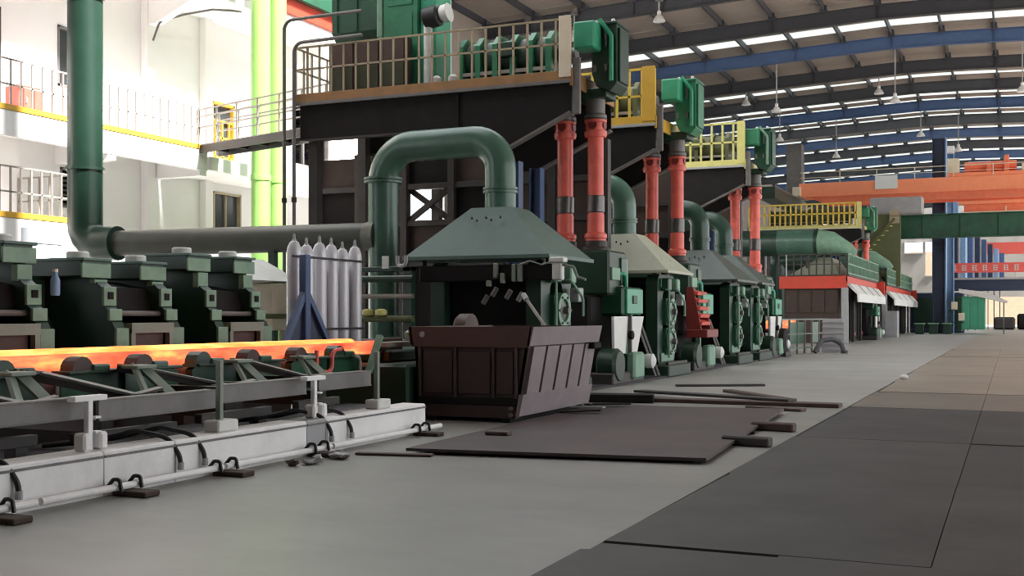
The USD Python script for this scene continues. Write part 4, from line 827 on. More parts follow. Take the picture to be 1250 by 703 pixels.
# ------------------------------------------------------------------ row of green drive units behind the bar
def guard_unit(Y, label, dz=0.0):
    t = thing('shear_unit', label, 'machine', (-11.6, Y, 0)); X = -11.5
    side = [(X - .95, .35), (X + .46, .35), (X + .46, 1.42), (X + .40, 1.52), (X + .34, 1.54), (X + .34, 1.68), (X + .24, 1.76), (X + .24, 1.98), (X + .10, 2.08), (X, 2.2 + dz), (X - .95, 2.2 + dz)]
    for y in (Y, Y + 1.13):
        p = part(t, 'side_plate', M().prism(side, 'y', y, y + .2), 'green_dark')
        for (x0, z0, x1, z1) in ((.46, .4, .50, 1.44), (.34, 1.54, .38, 1.70), (.24, 1.74, .28, 2.0), (.02, 2.04, .12, 2.16 + dz)):
            part(p, 'lit_edge_strip', M().box(X + x0 - .005, X + x1, y - .02, y + .22, z0, z1, .006), 'green_pale')  # lit plate edges painted in as pale strips
        part(p, 'square_port', M().box(X + .27, X + .295, y + .05, y + .15, 1.83, 1.93, .004), 'steel_black')
        part(t, 'top_box', M().box(X - 1.0, X + .06, y - .2, y + .3, 2.19 + dz, 2.43 + dz, .02), 'green_dark'); part(t, 'lit_box_end', M().box(X + .055, X + .09, y - .22, y + .32, 2.18 + dz, 2.38 + dz, .008), 'green_pale')  # box ends painted pale as the lit faces
        part(t, 'box_lid', M().box(X - .95, X + .11, y - .22, y + .32, 2.41 + dz, 2.45 + dz, .006), 'green_paint')
        m = M(); m.lathe([(.14, 0), (.15, .02), (.15, .08), (.13, .1)], (X - .25, y + .05, 2.45 + dz), n=16); part(t, 'cap', m, 'white_sheet')
    part(t, 'back_panel', M().box(X - .7, X - .6, Y + .2, Y + 1.13, .5, 2.1, .01), 'green_dark')
    part(t, 'hood_panel', M().prism([(X - .6, 2.1), (X + .0, 2.0), (X + .08, 1.66), (X + .04, 1.6), (X - .6, 1.6)], 'y', Y + .2, Y + 1.13), 'steel_black')
    m = M(); m.cyl((X + .22, Y + .2, 1.64), (X + .22, Y + 1.13, 1.64), .04, n=10); part(t, 'cross_bar', m, 'steel_grey')
    m = M(); m.bar((X + .48, Y + .28, .4), (X + .48, Y + .28, 1.42), .08, .08, up=(1, 0, 0)).bar((X + .48, Y + 1.05, .4), (X + .48, Y + 1.05, 1.42), .08, .08, up=(1, 0, 0)).bar((X + .45, Y + .24, 1.44), (X + .45, Y + 1.09, 1.44), .16, .14)
    part(t, 'portal_frame', m, 'grey_green'); part(t, 'portal_curtain', M().box(X + .38, X + .42, Y + .32, Y + 1.0, .4, 1.38, .01), 'rust_brown')
    part(t, 'gear_body', M().box(X - 1.6, X - .7, Y - .75, Y - .05, .3, 2.15, .05), 'green_dark')
    m = M(); m.lathe([(.34, 0), (.36, .03), (.36, .12), (.3, .14)], (X - .72, Y - .4, 1.35), (1, 0, 0), n=22); part(t, 'pulley', m, 'green_dark')
    part(t, 'base', M().box(X - 1.7, X + .85, Y - .8, Y + 1.4, 0, .35, .02), 'steel_dark')
    m = M(); m.tube(fillet([(X - .3, Y + .35, 2.15), (X - .3, Y + .35, 2.0), (X + .15, Y + .35, 2.0)], .06, 4).__iter__() and fillet([(X - .3, Y + .35, 2.15), (X - .3, Y + .35, 1.98), (X + .12, Y + .35, 1.98)], .06, 4), .025, 8); part(t, 'grease_line', m, 'steel_light')
    return t
guard_unit(9.55, 'green stepped machine unit with blue bottle, partly cut off at the picture edge', .09)
guard_unit(12.0, 'middle green stepped machine unit behind the glowing bar', -.06)
guard_unit(14.15, 'green stepped machine unit nearest the gas bottles', .11)
t = thing('blue_bottle', 'small pale blue bottle on the green unit nearest the picture edge', 'bottle', (-11.1, 10.95, 1.85))
m = M(); m.lathe([(.05, 0), (.06, .02), (.06, .2), (.03, .26), (.03, .3)], (-11.1, 11.0, 1.86), n=12); part(t, 'bottle_body', m, 'blue_light'); m = M(); m.lathe([(.035, 0), (.035, .04)], (-11.1, 11.0, 2.16), n=10); part(t, 'cap', m, 'lamp_white')
t = thing('sheet_canopy', 'sunlit white sheet canopy over a cream box beyond the green units', 'canopy', (-15.3, 20.2, 1.2))
part(t, 'canopy_roof', M().prism([(-16.2, 2.35), (-15.9, 2.75), (-15.2, 2.85), (-14.7, 2.6), (-14.3, 2.35), (-14.5, 2.32), (-16.0, 2.32)], 'y', 19.3, 21.1), 'white_sheet')
part(t, 'canopy_box', M().box(-15.2, -14.4, 20.3, 21.1, 1.3, 2.3, .02), 'cream_paint'); part(t, 'canopy_rail', M().bar((-14.3, 18.9, 1.6), (-14.3, 21.0, 1.6), .08, .1), 'green_olive')
for y in (19.2, 19.9, 20.7): part(t, 'canopy_post', M().box(-14.5, -14.42, y, y + .08, 0, 1.6 if y < 20 else 2.3, .005), 'tan_rail')
m = M(); m.lathe([(.06, 0), (.06, .35)], (-14.9, 19.5, 1.9), n=10); part(t, 'blue_rod', m, 'blue_light')

# ------------------------------------------------------------------ gas bottles and their blue stand
t0 = None
CY = [(16.86, 3.0), (17.24, 3.0), (17.66, 3.06), (18.05, 3.05), (18.43, 3.0), (18.88, 3.06)]
CL = ['first grey gas bottle, behind the blue A-frame', 'second grey gas bottle, just past the blue A-frame', 'grey gas bottle, first of the bright row of four', 'grey gas bottle, second of the bright row of four', 'grey gas bottle, third of the bright row of four', 'grey gas bottle at the end of the row by the green duct']
for (y, top), lab in zip(CY, CL):
    if t0 is None:
        t0 = thing('gas_bottle', lab, 'gas bottle', (-11.5, y, .8), group='grey gas bottles in the blue rack')
        m = M(); m.lathe([(.12, 0), (.13, .03), (.13, 1.92), (.12, 2.0), (.08, 2.09), (.04, 2.12)], (-11.5, y, .8), n=24); part(t0, 'bottle_body', m, 'cylinder_grey')
        m = M(); m.lathe([(.04, 0), (.04, .04), (.025, .05), (.025, .12), (.012, .15)], (-11.5, y, 2.9), n=12); part(t0, 'valve', m, 'steel_light')
    else: dup(t0, (-11.5, y, .8 + (top - 3.05)), lab)
t = thing('bottle_rack', 'dark blue A-frame rack holding the grey gas bottles', 'rack', (-11.3, 17.4, .7))
part(t, 'base_tray', M().box(-11.8, -11.0, 16.1, 19.2, .6, .76, .01), 'blue_dark'); part(t, 'base_leg', M().box(-11.7, -11.5, 16.3, 16.5, 0, .6, .01).box(-11.7, -11.5, 18.8, 19.0, 0, .6, .01), 'blue_dark')
part(t, 'upright', M().box(-11.24, -11.1, 16.62, 16.78, .7, 2.66, .01), 'blue_steel')
for s_ in (-1, 1): part(t, 'splayed_leg', M().bar((-11.17, 16.7, 2.05), (-11.12, 16.7 + s_ * .95, .74), .1, .1, up=(1, 0, 0)), 'blue_steel')
part(t, 'gusset', M().prism([(16.7, 2.0), (15.85, .76), (16.5, .76)], 'x', -11.2, -11.17).prism([(16.7, 2.0), (17.5, .76), (16.9, .76)], 'x', -11.2, -11.17), 'blue_dark')
for z in (2.62, 1.35): part(t, 'holding_band', M().box(-11.37, -11.345, 16.6, 19.1, z, z + .04, .004), 'steel_dark')
part(t, 'rear_post', M().box(-11.75, -11.69, 17.4, 17.46, .7, 2.6, 0), 'blue_dark'); part(t, 'rear_sheet', M().box(-11.72, -11.69, 17.5, 18.9, .76, 2.5, .004), 'blue_dark')

# ================================================================== BIN, STEEL PLATES AND BARS ON THE FLOOR
t = thing('scrap_bin', 'dark brown riveted steel scrap bin standing on the floor before the mill', 'bin', (-7.6, 17.2, 0))
Y0, Y1 = 15.75, 18.8
def bx(z): f = (z - .12) / 1.3; return -8.42 - .14 * f, -6.78 + .22 * f            # outline flares upwards
def ring(z0, z1, o, y0, y1): (a0, b0), (a1, b1) = bx(z0), bx(z1); return [(a0 - o, z0), (b0 + o, z0), (b1 + o, z1), (a1 - o, z1)]
m = M()
m.prism(ring(.3, 1.42, 0, 0, 0), 'y', Y0 + .02, Y0 + .07); m.prism(ring(.3, 1.42, 0, 0, 0), 'y', Y1 - .07, Y1)
for s_ in (0, 1):
    a, b = bx(.3)[s_], bx(1.42)[s_]; o = .05 if s_ == 0 else -.05; m.prism([(a, .3), (a + o, .3), (b + o, 1.42), (b, 1.42)], 'y', Y0 + .02, Y1)
m.box(bx(.3)[0], bx(.3)[1], Y0 + .02, Y1, .28, .34, 0)
part(t, 'bin_shell', m, 'bin_brown')
part(t, 'rim_band', M().prism(ring(1.13, 1.44, .03, 0, 0), 'y', Y0 - .03, Y0 + .03), 'bin_rim')
(a0, b0), (a1, b1) = bx(1.13), bx(1.44)
part(t, 'rim_band', M().prism([(b0, 1.16), (b0 + .05, 1.16), (b1 + .06, 1.44), (b1, 1.44)], 'y', Y0 - .03, Y1 + .02), 'bin_side_lit')
part(t, 'rim_band', M().prism([(a0, 1.16), (a0 - .05, 1.16), (a1 - .06, 1.44), (a1, 1.44)], 'y', Y0 - .03, Y1 + .02), 'bin_rim')
part(t, 'rim_band', M().prism(ring(1.13, 1.44, .03, 0, 0), 'y', Y1 - .01, Y1 + .04), 'bin_rim')
for x0, x1 in ((-8.36, -7.86), (-7.76, -7.22), (-7.12, -6.84)):
    part(t, 'front_panel', M().box(x0, x1, Y0 - .004, Y0 + .03, .42, 1.07, .01), 'bin_brown')
for x in (-8.42, -7.81, -7.17, -6.80): part(t, 'front_rib', M().box(x - .022, x + .022, Y0 - .03, Y0 + .03, .36, 1.13, .008), 'bin_brown')
part(t, 'base_band', M().box(-8.42, -6.78, Y0 - .03, Y0 + .04, .26, .37, .008), 'steel_black'); part(t, 'base_skid', M().box(-8.38, -6.8, Y0 - .01, Y0 + .12, .06, .26, .01), 'bin_brown')
part(t, 'base_skid', M().box(-8.38, -6.8, Y1 - .2, Y1 - .05, 0, .28, .01), 'bin_brown'); part(t, 'skid_runner', M().box(-8.3, -8.15, Y0, Y1, 0, .2, .01), 'steel_black'); part(t, 'skid_runner', M().box(-7.05, -6.9, Y0, Y1, 0, .2, .01), 'steel_black')
n = 5
for k in range(n):                                                                # raised side boards with dark gaps
    y0 = Y0 + .12 + k * (Y1 - Y0 - .2) / n; y1 = y0 + (Y1 - Y0 - .2) / n - .09
    (p, a), (q, b) = bx(.42), bx(1.14)
    part(t, 'side_board', M().add([(a - .01, y0, .42), (a + .05, y0, .42), (a + .05, y1, .42), (a - .01, y1, .42), (b - .01, y0 + .02, 1.14), (b + .05, y0 + .02, 1.14), (b + .05, y1 + .02, 1.14), (b - .01, y1 + .02, 1.14)], BF), 'bin_side_lit')
(p, a), (q, b) = bx(.12), bx(.44)
part(t, 'side_skirt', M().prism([(a - .02, .1), (a + .04, .1), (b + .055, .43), (b - .02, .43)], 'y', Y0 - .02, Y1), 'bin_side_lit')
for z in (.12, .22): m = M(); m.cyl((-6.87, Y0 - .0, z), (-6.87, Y0 - .06, z), .03, n=10); part(t, 'bolt', m, 'steel_grey')
m = M(); m.cyl((-8.36, Y0 - .02, 1.32), (-8.36, Y0 - .06, 1.32), .045, n=10); part(t, 'lifting_pin', m, 'steel_light')
part(t, 'lifting_lug', M().box(-6.62, -6.45, Y1 - .5, Y1 - .15, 1.05, 1.16, .02), 'steel_black')
part(t, 'scrap_fill', M().box(-8.3, -6.75, Y0 + .2, Y1 - .2, .9, 1.3, .1), 'rust_brown')

m = M(); m.prism([(-6.45, 11.72), (-3.02, 12.18), (-3.42, 19.0), (-6.55, 18.5)], 'z', .035, .07); m.v[0][:, 2] += (m.v[0][:, 1] > 16) * .02
t = thing('steel_plate', 'large rust-tinged steel plate lying on the concrete floor beside the bin', 'steel plate', (-4.8, 15, 0))
part(t, 'plate', m, 'plate_rusty')
for x0, y0, x1, y1 in ((-6.2, 11.95, -3.2, 12.35), (-6.4, 15.2, -3.2, 15.6), (-6.4, 18.0, -3.5, 18.4)): part(t, 'packing_strip', M().bar((x0, y0, .02), (x1, y1, .02), .1, .035), 'wood_block')
def flat(name, p0, p1, w, z0, h, mat, label, cat='steel bar'): single(name, M().bar((*p0, z0 + h / 2), (*p1, z0 + h / 2), w, h, c=.008), mat, label, cat)
flat('flat_bar', (-6.95, 11.45), (-6.05, 11.62), .12, 0, .03, 'rust_brown', 'short rusty bar end sticking out before the big steel plate')
flat('flat_bar', (-7.55, 20.9), (-2.75, 20.75), .4, 0, .07, 'rust_brown', 'longest dark rusty slab lying across the floor behind the big steel plate')
flat('flat_bar', (-6.9, 22.2), (-3.6, 20.85), .3, .07, .05, 'steel_dark', 'dark flat bar resting askew on the longest slab')
flat('flat_bar', (-5.5, 24.0), (-3.9, 21.9), .22, 0, .06, 'rust_brown', 'rusty flat bar lying farthest back on the floor by the aisle plates')
flat('flat_bar', (-8.1, 20.1), (-6.1, 20.6), .5, 0, .15, 'steel_black', 'thick black slab between the bin and the first stand')
flat('flat_bar', (-4.2, 19.9), (-3.2, 19.6), .22, 0, .05, 'rust_brown', 'short rusty bar at the far corner of the big steel plate')
flat('flat_bar', (-7.2, 19.55), (-5.6, 19.2), .25, 0, .04, 'steel_dark', 'thin dark strip of steel on the floor just past the bin')
flat('flat_bar', (-7.0, 25.4), (-5.2, 26.4), .18, 0, .05, 'steel_dark', 'thin dark bar on the bare floor before the second stand')
for (x, y), lab, mt in (((-3.05, 16.15), 'brownish wood block at the aisle side of the steel plate', 'rust_brown'), ((-3.0, 14.15), 'dark wood block on the floor nearest the aisle plates', 'steel_dark'), ((-6.05, 13.45), 'small wood chip lying on the floor near the white curb end', 'rust_brown')):
    w = .3 if x > -5 else .16; single('timber_block', M().bar((x - w, y + .05, .06), (x + w, y - .05, .06), .18, .12, c=.02) if x > -5 else M().bar((x - w, y, .1), (x + w, y, .1), .16, .05, c=.01), mt, lab, 'timber')
for k, (x, y, a) in enumerate(((-6.2, 16.9, .3), (-6.35, 17.6, -.1), (-6.15, 18.3, .5))):
    m = M(); dx, dy = math.cos(a) * .32, math.sin(a) * .32; m.bar((x - dx, y - dy, .10 + .015 * k), (x + dx, y + dy, .13), .12, .02)
    single('scrap_strip', m, ['steel_black', 'steel_light', 'steel_black'][k], ['black bent scrap strip on the steel plate under the near bin corner', 'pale scrap strip on the steel plate beside the bin', 'black scrap strip on the steel plate at the far bin corner'][k], 'scrap')
m = M(); q = trimesh.creation.icosphere(2, .09); q.vertices *= (1.2, 1, .75); q.apply_translation((-2.5, 30.6, .06)); m.tm(q); m.smooth = 40
single('white_stone', m, 'white_sheet', 'small white lump lying on the seam between concrete and aisle plates', 'stone')

# ================================================================== FAR PART OF THE LINE
# low fence, leaning panel and bent hose
t = thing('guard_fence', 'low grey-green guard fence along the mill line past the last hood', 'fence', (-8.3, 49, 0))
FA, FB = S([-8.75, 46.2]), S([-7.75, 53.4])
for k in range(8):
    q = FA + (FB - FA) * k / 7; part(t, 'post', M().box(q[0] - .04, q[0] + .04, q[1] - .04, q[1] + .04, 0, 1.5, .005), 'fence_grey')
for z in (.25, .85, 1.47): part(t, 'rail', M().bar((*FA, z), (*FB, z), .06, .06), 'fence_grey')
for k in (2, 3, 5): a, b = FA + (FB - FA) * (k + .1) / 7, FA + (FB - FA) * (k + .9) / 7; part(t, 'infill_panel', M().bar((*a, .9), (*b, .9), .03, .9), 'green_paint')
t = thing('leaning_panel', 'pale grey corrugated panel standing at the end of the low fence', 'panel', (-7.2, 51.6, 0))
part(t, 'panel_sheet', M().prism([(-7.66, 0), (-6.66, 0), (-6.72, 1.5), (-7.6, 1.5)], 'y', 51.6, 51.66), 'steel_light')
for k in range(6): part(t, 'panel_ridge', M().bar((-7.63, 51.58, .15 + k * .24), (-6.7, 51.58, .15 + k * .24), .05, .05), 'steel_light')
part(t, 'panel_stay', M().bar((-6.9, 51.7, 1.4), (-6.9, 52.4, 0), .05, .05), 'steel_grey')
t = thing('bent_hose', 'dark thick hose arching on the floor before the pale panel', 'hose', (-7, 51, 0))
m = M(); m.tube(fillet([(-7.75, 50.3, .05), (-7.5, 50.6, .55), (-7.1, 50.9, .62), (-6.75, 51.1, .42), (-6.6, 50.9, .05)], .25, 5), .11, 10); part(t, 'hose_body', m, 'slate_steel'); m = M(); m.cyl((-6.6, 50.9, 0), (-6.6, 50.9, .12), .15, n=10); part(t, 'hose_end', m, 'steel_dark')
t = thing('spare_roll_drum', 'dark drum beside the last stand at the start of the fence', 'drum', (-8.4, 45.9, 0))
m = M(); m.lathe([(.5, 0), (.55, .05), (.55, .5), (.45, .55)], (-8.7, 45.9, .58), (1, 0, 0), n=20); part(t, 'drum_body', m, 'steel_black'); part(t, 'drum_saddle', M().box(-8.75, -8.1, 45.5, 46.3, 0, .2, .03), 'steel_dark')

def finishing(Y, L, lab, X0=-12.9, X1=-8.9, xc=-8.9, xo=None):
    t = thing('finishing_block', lab, 'mill block', ((X0 + X1) / 2, Y, 0))
    part(t, 'front_band', M().box(X0, X1, Y, Y + .12, 3.25, 4.0, .02), 'red_band'); part(t, 'side_band', M().box(X1 - .1, X1, Y, Y + L, 3.6, 4.1, .02), 'red_band'); part(t, 'end_band', M().box(X1 - .05, X1 + .5, Y + L, Y + L + .2, 3.0, 4.1, .02), 'red_band')
    part(t, 'floor_deck', M().box(X0, X1 + .1, Y + .02, Y + L, 3.98, 4.08, .01), 'steel_dark')
    part(t, 'enclosure', M().box(X0 + .3, X1 - .5, Y + .25, Y + L - .2, 0, 3.6, .03), 'shadow_brown')
    for k in range(4): x = X0 + .3 + k * (X1 - X0 - .8) / 4; part(t, 'wall_panel', M().box(x + .05, x + (X1 - X0 - .8) / 4 - .05, Y + .19, Y + .26, 1.8, 3.2, .02), 'shadow_brown')
    part(t, 'pale_column', M().box(X1 - .35, X1 + .05, Y - .05, Y + .2, 0, 3.3, .01), 'steel_light')
    n = 5
    for k in range(n):
        y = Y + .8 + k * (L - 1.4) / (n - 1); part(t, 'side_column', M().box(X1 - .35, X1 - .15, y - .1, y + .1, 0, 3.3, .01), 'steel_dark' if k < n - 1 else 'steel_light')
        if k < n - 1: part(t, 'side_bay', M().box(X1 - .5, X1 - .42, y + .2, y + (L - 1.4) / (n - 1) - .2, .1, 2.6, .02), 'steel_black'); part(t, 'red_fitting', M().box(X1 - .42, X1 - .25, y + .9, y + 1.5, .35, .6, .03), 'red_dark')
    part(t, 'canopy', M().prism([(X1 - .05, 3.6), (X1 + .12, 3.55), (X1 + .62, 2.95), (X1 + .62, 2.45), (X1 + .55, 2.45), (X1 + .52, 2.9), (X1 - .05, 3.45)], 'y', Y + .3, Y + L - .4), 'white_sheet')
    for k in range(1, 4): y = Y + .3 + k * (L - .7) / 4; part(t, 'canopy_seam', M().bar((X1 + .13, y, 3.57), (X1 + .63, y, 2.97), .06, .04), 'steel_light')
    part(t, 'hood_pyramid', M().frustum((X0 + .4, X1 - .6, Y + 1.2, Y + L * .5), 4.1, (X0 + 1.9, X1 - 1.4, Y + 3, Y + L * .5 - 1.2), 5.25, .04), 'hood_cream')
    g = M(); ny = int(L / .45)
    for z in (4.15, 4.7, 5.3): g.bar((X1 + .06, Y, z), (X1 + .06, Y + L, z), .06, .08)
    gr = part(t, 'side_railing', g, 'green_pale')
    part(gr, 'railing_sheet', M().box(X1 + .0, X1 + .03, Y + .3, Y + L, 4.15, 5.2, 0), 'hood_dark')
    for k in range(ny + 1): part(gr, 'post', M().box(X1 + .03, X1 + .09, Y + k * L / ny - .03, Y + k * L / ny + .03, 4.08, 5.3, 0), 'green_pale')
    f = M()
    for z in (4.7, 5.3): f.bar((X0, Y, z), (X1, Y, z), .05, .05)
    fr = part(t, 'front_railing', f, 'steel_dark')
    for k in range(10): x = X0 + k * (X1 - X0) / 9; part(fr, 'post', M().box(x - .04, x + .04, Y - .03, Y + .03, 4.0, 5.3, 0), 'steel_dark' if k != 1 else 'steel_light')
    t2 = thing('exhaust_main', 'thick green exhaust duct with a tapering pale end over ' + ('the nearer' if Y < 80 else 'the farther') + ' red-banded block', 'duct', (X1 - 2, Y + 2, 5))
    m = M(); m.cyl((X0 - 4, Y + 2, 6.15), (X1 - 2.0, Y + 2, 6.15), .82, n=28); part(t2, 'duct_drum', m, 'green_pipe')
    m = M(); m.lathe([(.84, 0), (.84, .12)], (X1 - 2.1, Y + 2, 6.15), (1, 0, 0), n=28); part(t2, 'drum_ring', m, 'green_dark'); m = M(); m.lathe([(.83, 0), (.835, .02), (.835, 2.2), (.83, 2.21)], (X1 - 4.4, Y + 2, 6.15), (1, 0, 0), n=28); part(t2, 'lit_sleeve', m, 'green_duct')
    m = M(); m.tube([(X1 - 2.0, Y + 2, 6.15), (X1 - 1.2, Y + 2, 6.05), (X1 - .2, Y + 2, 5.6), (X1 + .15, Y + 2, 5.3)], [.8, .72, .45, .3], 20); part(t2, 'reducer_cone', m, 'green_pale')
    m = M(); m.tube(fillet([(X0 - 3.8, Y + 2, 6.15), (X0 - 4.6, Y + 2, 6.15), (X0 - 4.6, Y + 2, 1.0)], .6, 5), .8, 20); part(t2, 'down_leg', m, 'green_pipe')
    for x in (X0 - 1, X1 - 2.6): part(t2, 'saddle_post', M().box(x - .1, x + .1, Y + 1.9, Y + 2.1, 4.08, 5.4, .01), 'steel_dark')
finishing(70.0, 16.5, 'nearer red-banded mill block with white side canopy and green railing')
finishing(93.0, 24.0, 'farther red-banded mill block with white side canopy and green railing')
t = thing('pale_cabinet', 'pale grey cabinet standing before the farther red-banded block', 'cabinet', (-8.6, 91, 0)); part(t, 'cabinet_body', M().box(-8.9, -7.9, 91, 92.2, 0, 2.0, .03), 'steel_light'); part(t, 'cabinet_door', M().box(-8.8, -8.0, 90.96, 91, .15, 1.85, .02), 'steel_light')
t = thing('mesh_fence', 'low dark fence between the two red-banded blocks', 'fence', (-9.2, 89, 0))
for k in range(6): part(t, 'post', M().box(-11.6 + k * .5, -11.53 + k * .5, 89, 89.07, 0, 1.7, 0), 'fence_grey')
for z in (.2, .9, 1.65): part(t, 'rail', M().bar((-11.6, 89.03, z), (-9.0, 89.03, z), .06, .06), 'fence_grey')
# stair between the blocks and the green crossing girder
t = thing('access_stair', 'steep stair with yellow treads on an olive side wall before the green girder', 'stair', (-10, 100, 5))
part(t, 'stair_wall', M().box(-11.9, -8.45, 100.2, 100.4, 4.08, 10.1, .02), 'green_olive')
for k in range(9): part(t, 'tread', M().box(-11.8 + k * .32, -11.35 + k * .32, 99.7, 100.2, 6.4 + k * .38, 6.47 + k * .38, .005), 'yellow_green_rail')
part(t, 'stringer', M().bar((-11.9, 99.7, 6.2), (-8.9, 99.7, 9.7), .06, .2), 'green_olive'); part(t, 'landing_rail', M().box(-9.3, -8.5, 99.7, 99.75, 9.3, 10.4, 0).box(-9.3, -8.5, 99.7, 99.75, 9.9, 9.95, 0), 'tan_rail')
part(t, 'corner_post', M().box(-9.0, -8.75, 103.6, 104.2, 4.08, 8.25, .02), 'steel_light'); part(t, 'grey_hopper', M().box(-11.0, -6.8, 101, 103, 10.2, 11.6, .1), 'steel_light')
t = thing('blue_column', 'lighter blue steel column standing just behind the dark blue one', 'column', (-5.5, 116.5, 0))
part(t, 'web', M().box(-5.9, -5.05, 116.6, 116.66, 0, 17.6, 0), 'blue_light')
for x in (-5.9, -5.05): part(t, 'flange', M().box(x - .04, x + .04, 116.3, 117.0, 0, 17.6, .005), 'blue_light')
for z in (14.2, 15.6, 17.0): part(t, 'white_bracket', M().box(-5.7, -4.95, 115.9, 116.3, z, z + .7, .05), 'lamp_white')
t = thing('green_girder', 'deep dark green girder spanning the hall below the orange crane', 'girder', (3, 104, 8.3))
part(t, 'girder_web', M().box(-8.95, 15, 103.9, 104.0, 8.35, 10.2, .01), 'green_paint'); part(t, 'girder_flange', M().box(-8.95, 15, 103.6, 104.3, 8.25, 8.35, .01), 'green_paint'); part(t, 'girder_flange', M().box(-8.95, 15, 103.6, 104.3, 10.2, 10.3, .01), 'green_paint')
for k in range(8): x = -7 + k * 3; part(t, 'web_stiffener', M().box(x, x + .03, 103.8, 103.9, 8.35, 10.2, 0), 'green_paint')
part(t, 'girder_leg', M().box(14.2, 14.8, 103.7, 104.2, 0, 8.3, .02), 'green_dark')

# ------------------------------------------------------------------ overhead cranes
t = thing('overhead_crane', 'bright orange overhead travelling crane spanning the hall', 'crane', (-2, 107.8, 11.9))
for y, nm in ((107.0, 'front_girder'), (109.6, 'rear_girder')):
    g = part(t, nm, M().box(-17.9, 15, y, y + .7, 12.55, 13.75, .02), 'orange_paint'); part(g, 'lower_chord', M().prism([(-17.0, 12.55), (15, 12.55), (15, 11.85), (-15.5, 11.85)], 'y', y + .08, y + .62), 'orange_dark')
    part(g, 'walkway_lip', M().box(-17.9, 15, y - .06, y, 12.5, 12.58, .005), 'orange_paint')
part(t, 'end_carriage', M().box(-18.4, -17.7, 106.4, 111.2, 12.6, 13.4, .03), 'cream_paint')
r = M(); r.bar((-17.8, 107.1, 14.75), (15, 107.1, 14.75), .06, .06).bar((-17.8, 107.1, 14.25), (15, 107.1, 14.25), .04, .04); rp = part(t, 'walkway_railing', r, 'cream_paint')
for k in range(10): part(rp, 'post', M().box(-17.5 + k * 3.2, -17.42 + k * 3.2, 107.06, 107.14, 13.75, 14.75, 0), 'cream_paint')
part(t, 'capacity_plate', M().box(-11.2, -9.3, 106.9, 106.97, 12.95, 14.15, .01), 'lamp_white')
c = part(t, 'trolley', M().box(-5.2, 3.2, 107.2, 110.2, 13.78, 14.1, .02), 'orange_paint')
for x0, x1, z, mt, nm in ((-5.2, -4.2, 15.4, 'cream_paint', 'motor_box'), (-2.0, -1.6, 14.9, 'orange_dark', 'frame_post'), (.8, 2.2, 14.7, 'cream_paint', 'brake_box'), (-.6, -.2, 15.5, 'orange_dark', 'frame_post')): part(c, nm, M().box(x0, x1, 107.4, 108.6, 14.1, z, .03), mt)
m = M(); m.cyl((-3.8, 108.6, 14.7), (.4, 108.6, 14.7), .45, n=18); part(c, 'rope_drum', m, 'orange_dark')
part(c, 'blue_motor', M().box(-3.6, -1.6, 109.2, 110, 14.3, 15.3, .1), 'blue_light')
t = thing('runway_girder', 'dark green crane runway girder end beside the orange crane', 'girder', (-18.7, 100, 11.4))
part(t, 'girder_web', M().box(-19.6, -18.2, 97, 113, 11.5, 12.5, .02), 'green_dark'); part(t, 'crane_rail', M().box(-18.3, -18.2, 97, 113, 12.5, 12.6, 0), 'steel_grey')
t = thing('second_crane', 'red lower crane beam hanging behind the orange crane', 'crane', (4, 118, 11.5))
part(t, 'main_beam', M().box(-4.8, 15, 118, 118.7, 12.3, 13.1, .02), 'orange_paint'); part(t, 'lower_beam', M().box(-4.2, 15, 118.1, 118.6, 11.55, 12.3, .02), 'orange_dark'); part(t, 'walkway', M().box(-4.4, 15, 117.6, 118, 11.4, 11.55, .01), 'cream_paint'); part(t, 'carriage', M().box(-5.3, -4.7, 117.4, 119.4, 11.4, 13.2, .03), 'blue_light')
part(t, 'hook_rod', M().bar((-.5, 117.9, 12), (-.5, 117.9, 10.8), .1, .1, up=(1, 0, 0)), 'cream_paint')
t = thing('third_crane', 'distant red crane beam near the far end wall', 'crane', (6, 172, 10)); part(t, 'main_beam', M().box(-3.2, 15, 172, 173, 10.2, 11.8, .03), 'pink_red'); part(t, 'end_block', M().box(-3.9, -3.2, 171.6, 173.4, 10.4, 11.4, .03), 'pink_red')

# ------------------------------------------------------------------ crossing walkway with red banner, far objects
t = thing('cross_walkway', 'dark blue walkway girder crossing the hall with a railing', 'walkway', (4, 122, 4.2))
part(t, 'girder', M().box(-6.2, 15, 122, 122.6, 4.1, 5.2, .02), 'blue_dark'); part(t, 'upper_flange', M().box(-6.2, 15, 121.8, 122.8, 5.2, 5.4, .01), 'steel_light'); railing(t, [(-6.2, 121.85), (15, 121.85)], 5.4, 1.3, 'steel_light', 1.6, .04)
t = thing('red_banner', 'long red banner with small white characters hung on the crossing walkway', 'banner', (4, 121.7, 5.9))
part(t, 'banner_cloth', M().box(-6.0, 15, 121.72, 121.76, 5.9, 6.85, .01), 'pink_red')
rg = random.Random(3)
for k in range(15):                                                              # blurred white characters: strokes in a square
    m = M(); x = -5.5 + k * .95
    if 6 < k < 8: continue
    for q in range(3): z = 6.12 + q * .22; m.box(x, x + .5 - .12 * rg.random(), 121.69, 121.72, z, z + .07, 0)
    for q in range(2): a = x + .08 + q * .26; m.box(a, a + .07, 121.69, 121.72, 6.08, 6.65, 0)
    part(t, 'character', m, 'lamp_white')
t = thing('site_booth', 'green sheet booth under a white awning at the far crossing', 'booth', (-3.4, 112, 0))
part(t, 'booth_wall', M().box(-4.2, -2.2, 112, 115, .4, 3.4, .03), 'booth_green'); part(t, 'booth_edge', M().box(-4.55, -4.2, 111.95, 115, .2, 3.4, .03), 'green_dark')
for k in range(3): part(t, 'wall_panel', M().box(-4.1 + k * .64, -3.55 + k * .64, 111.96, 112, .5, 3.3, .015), 'booth_green')
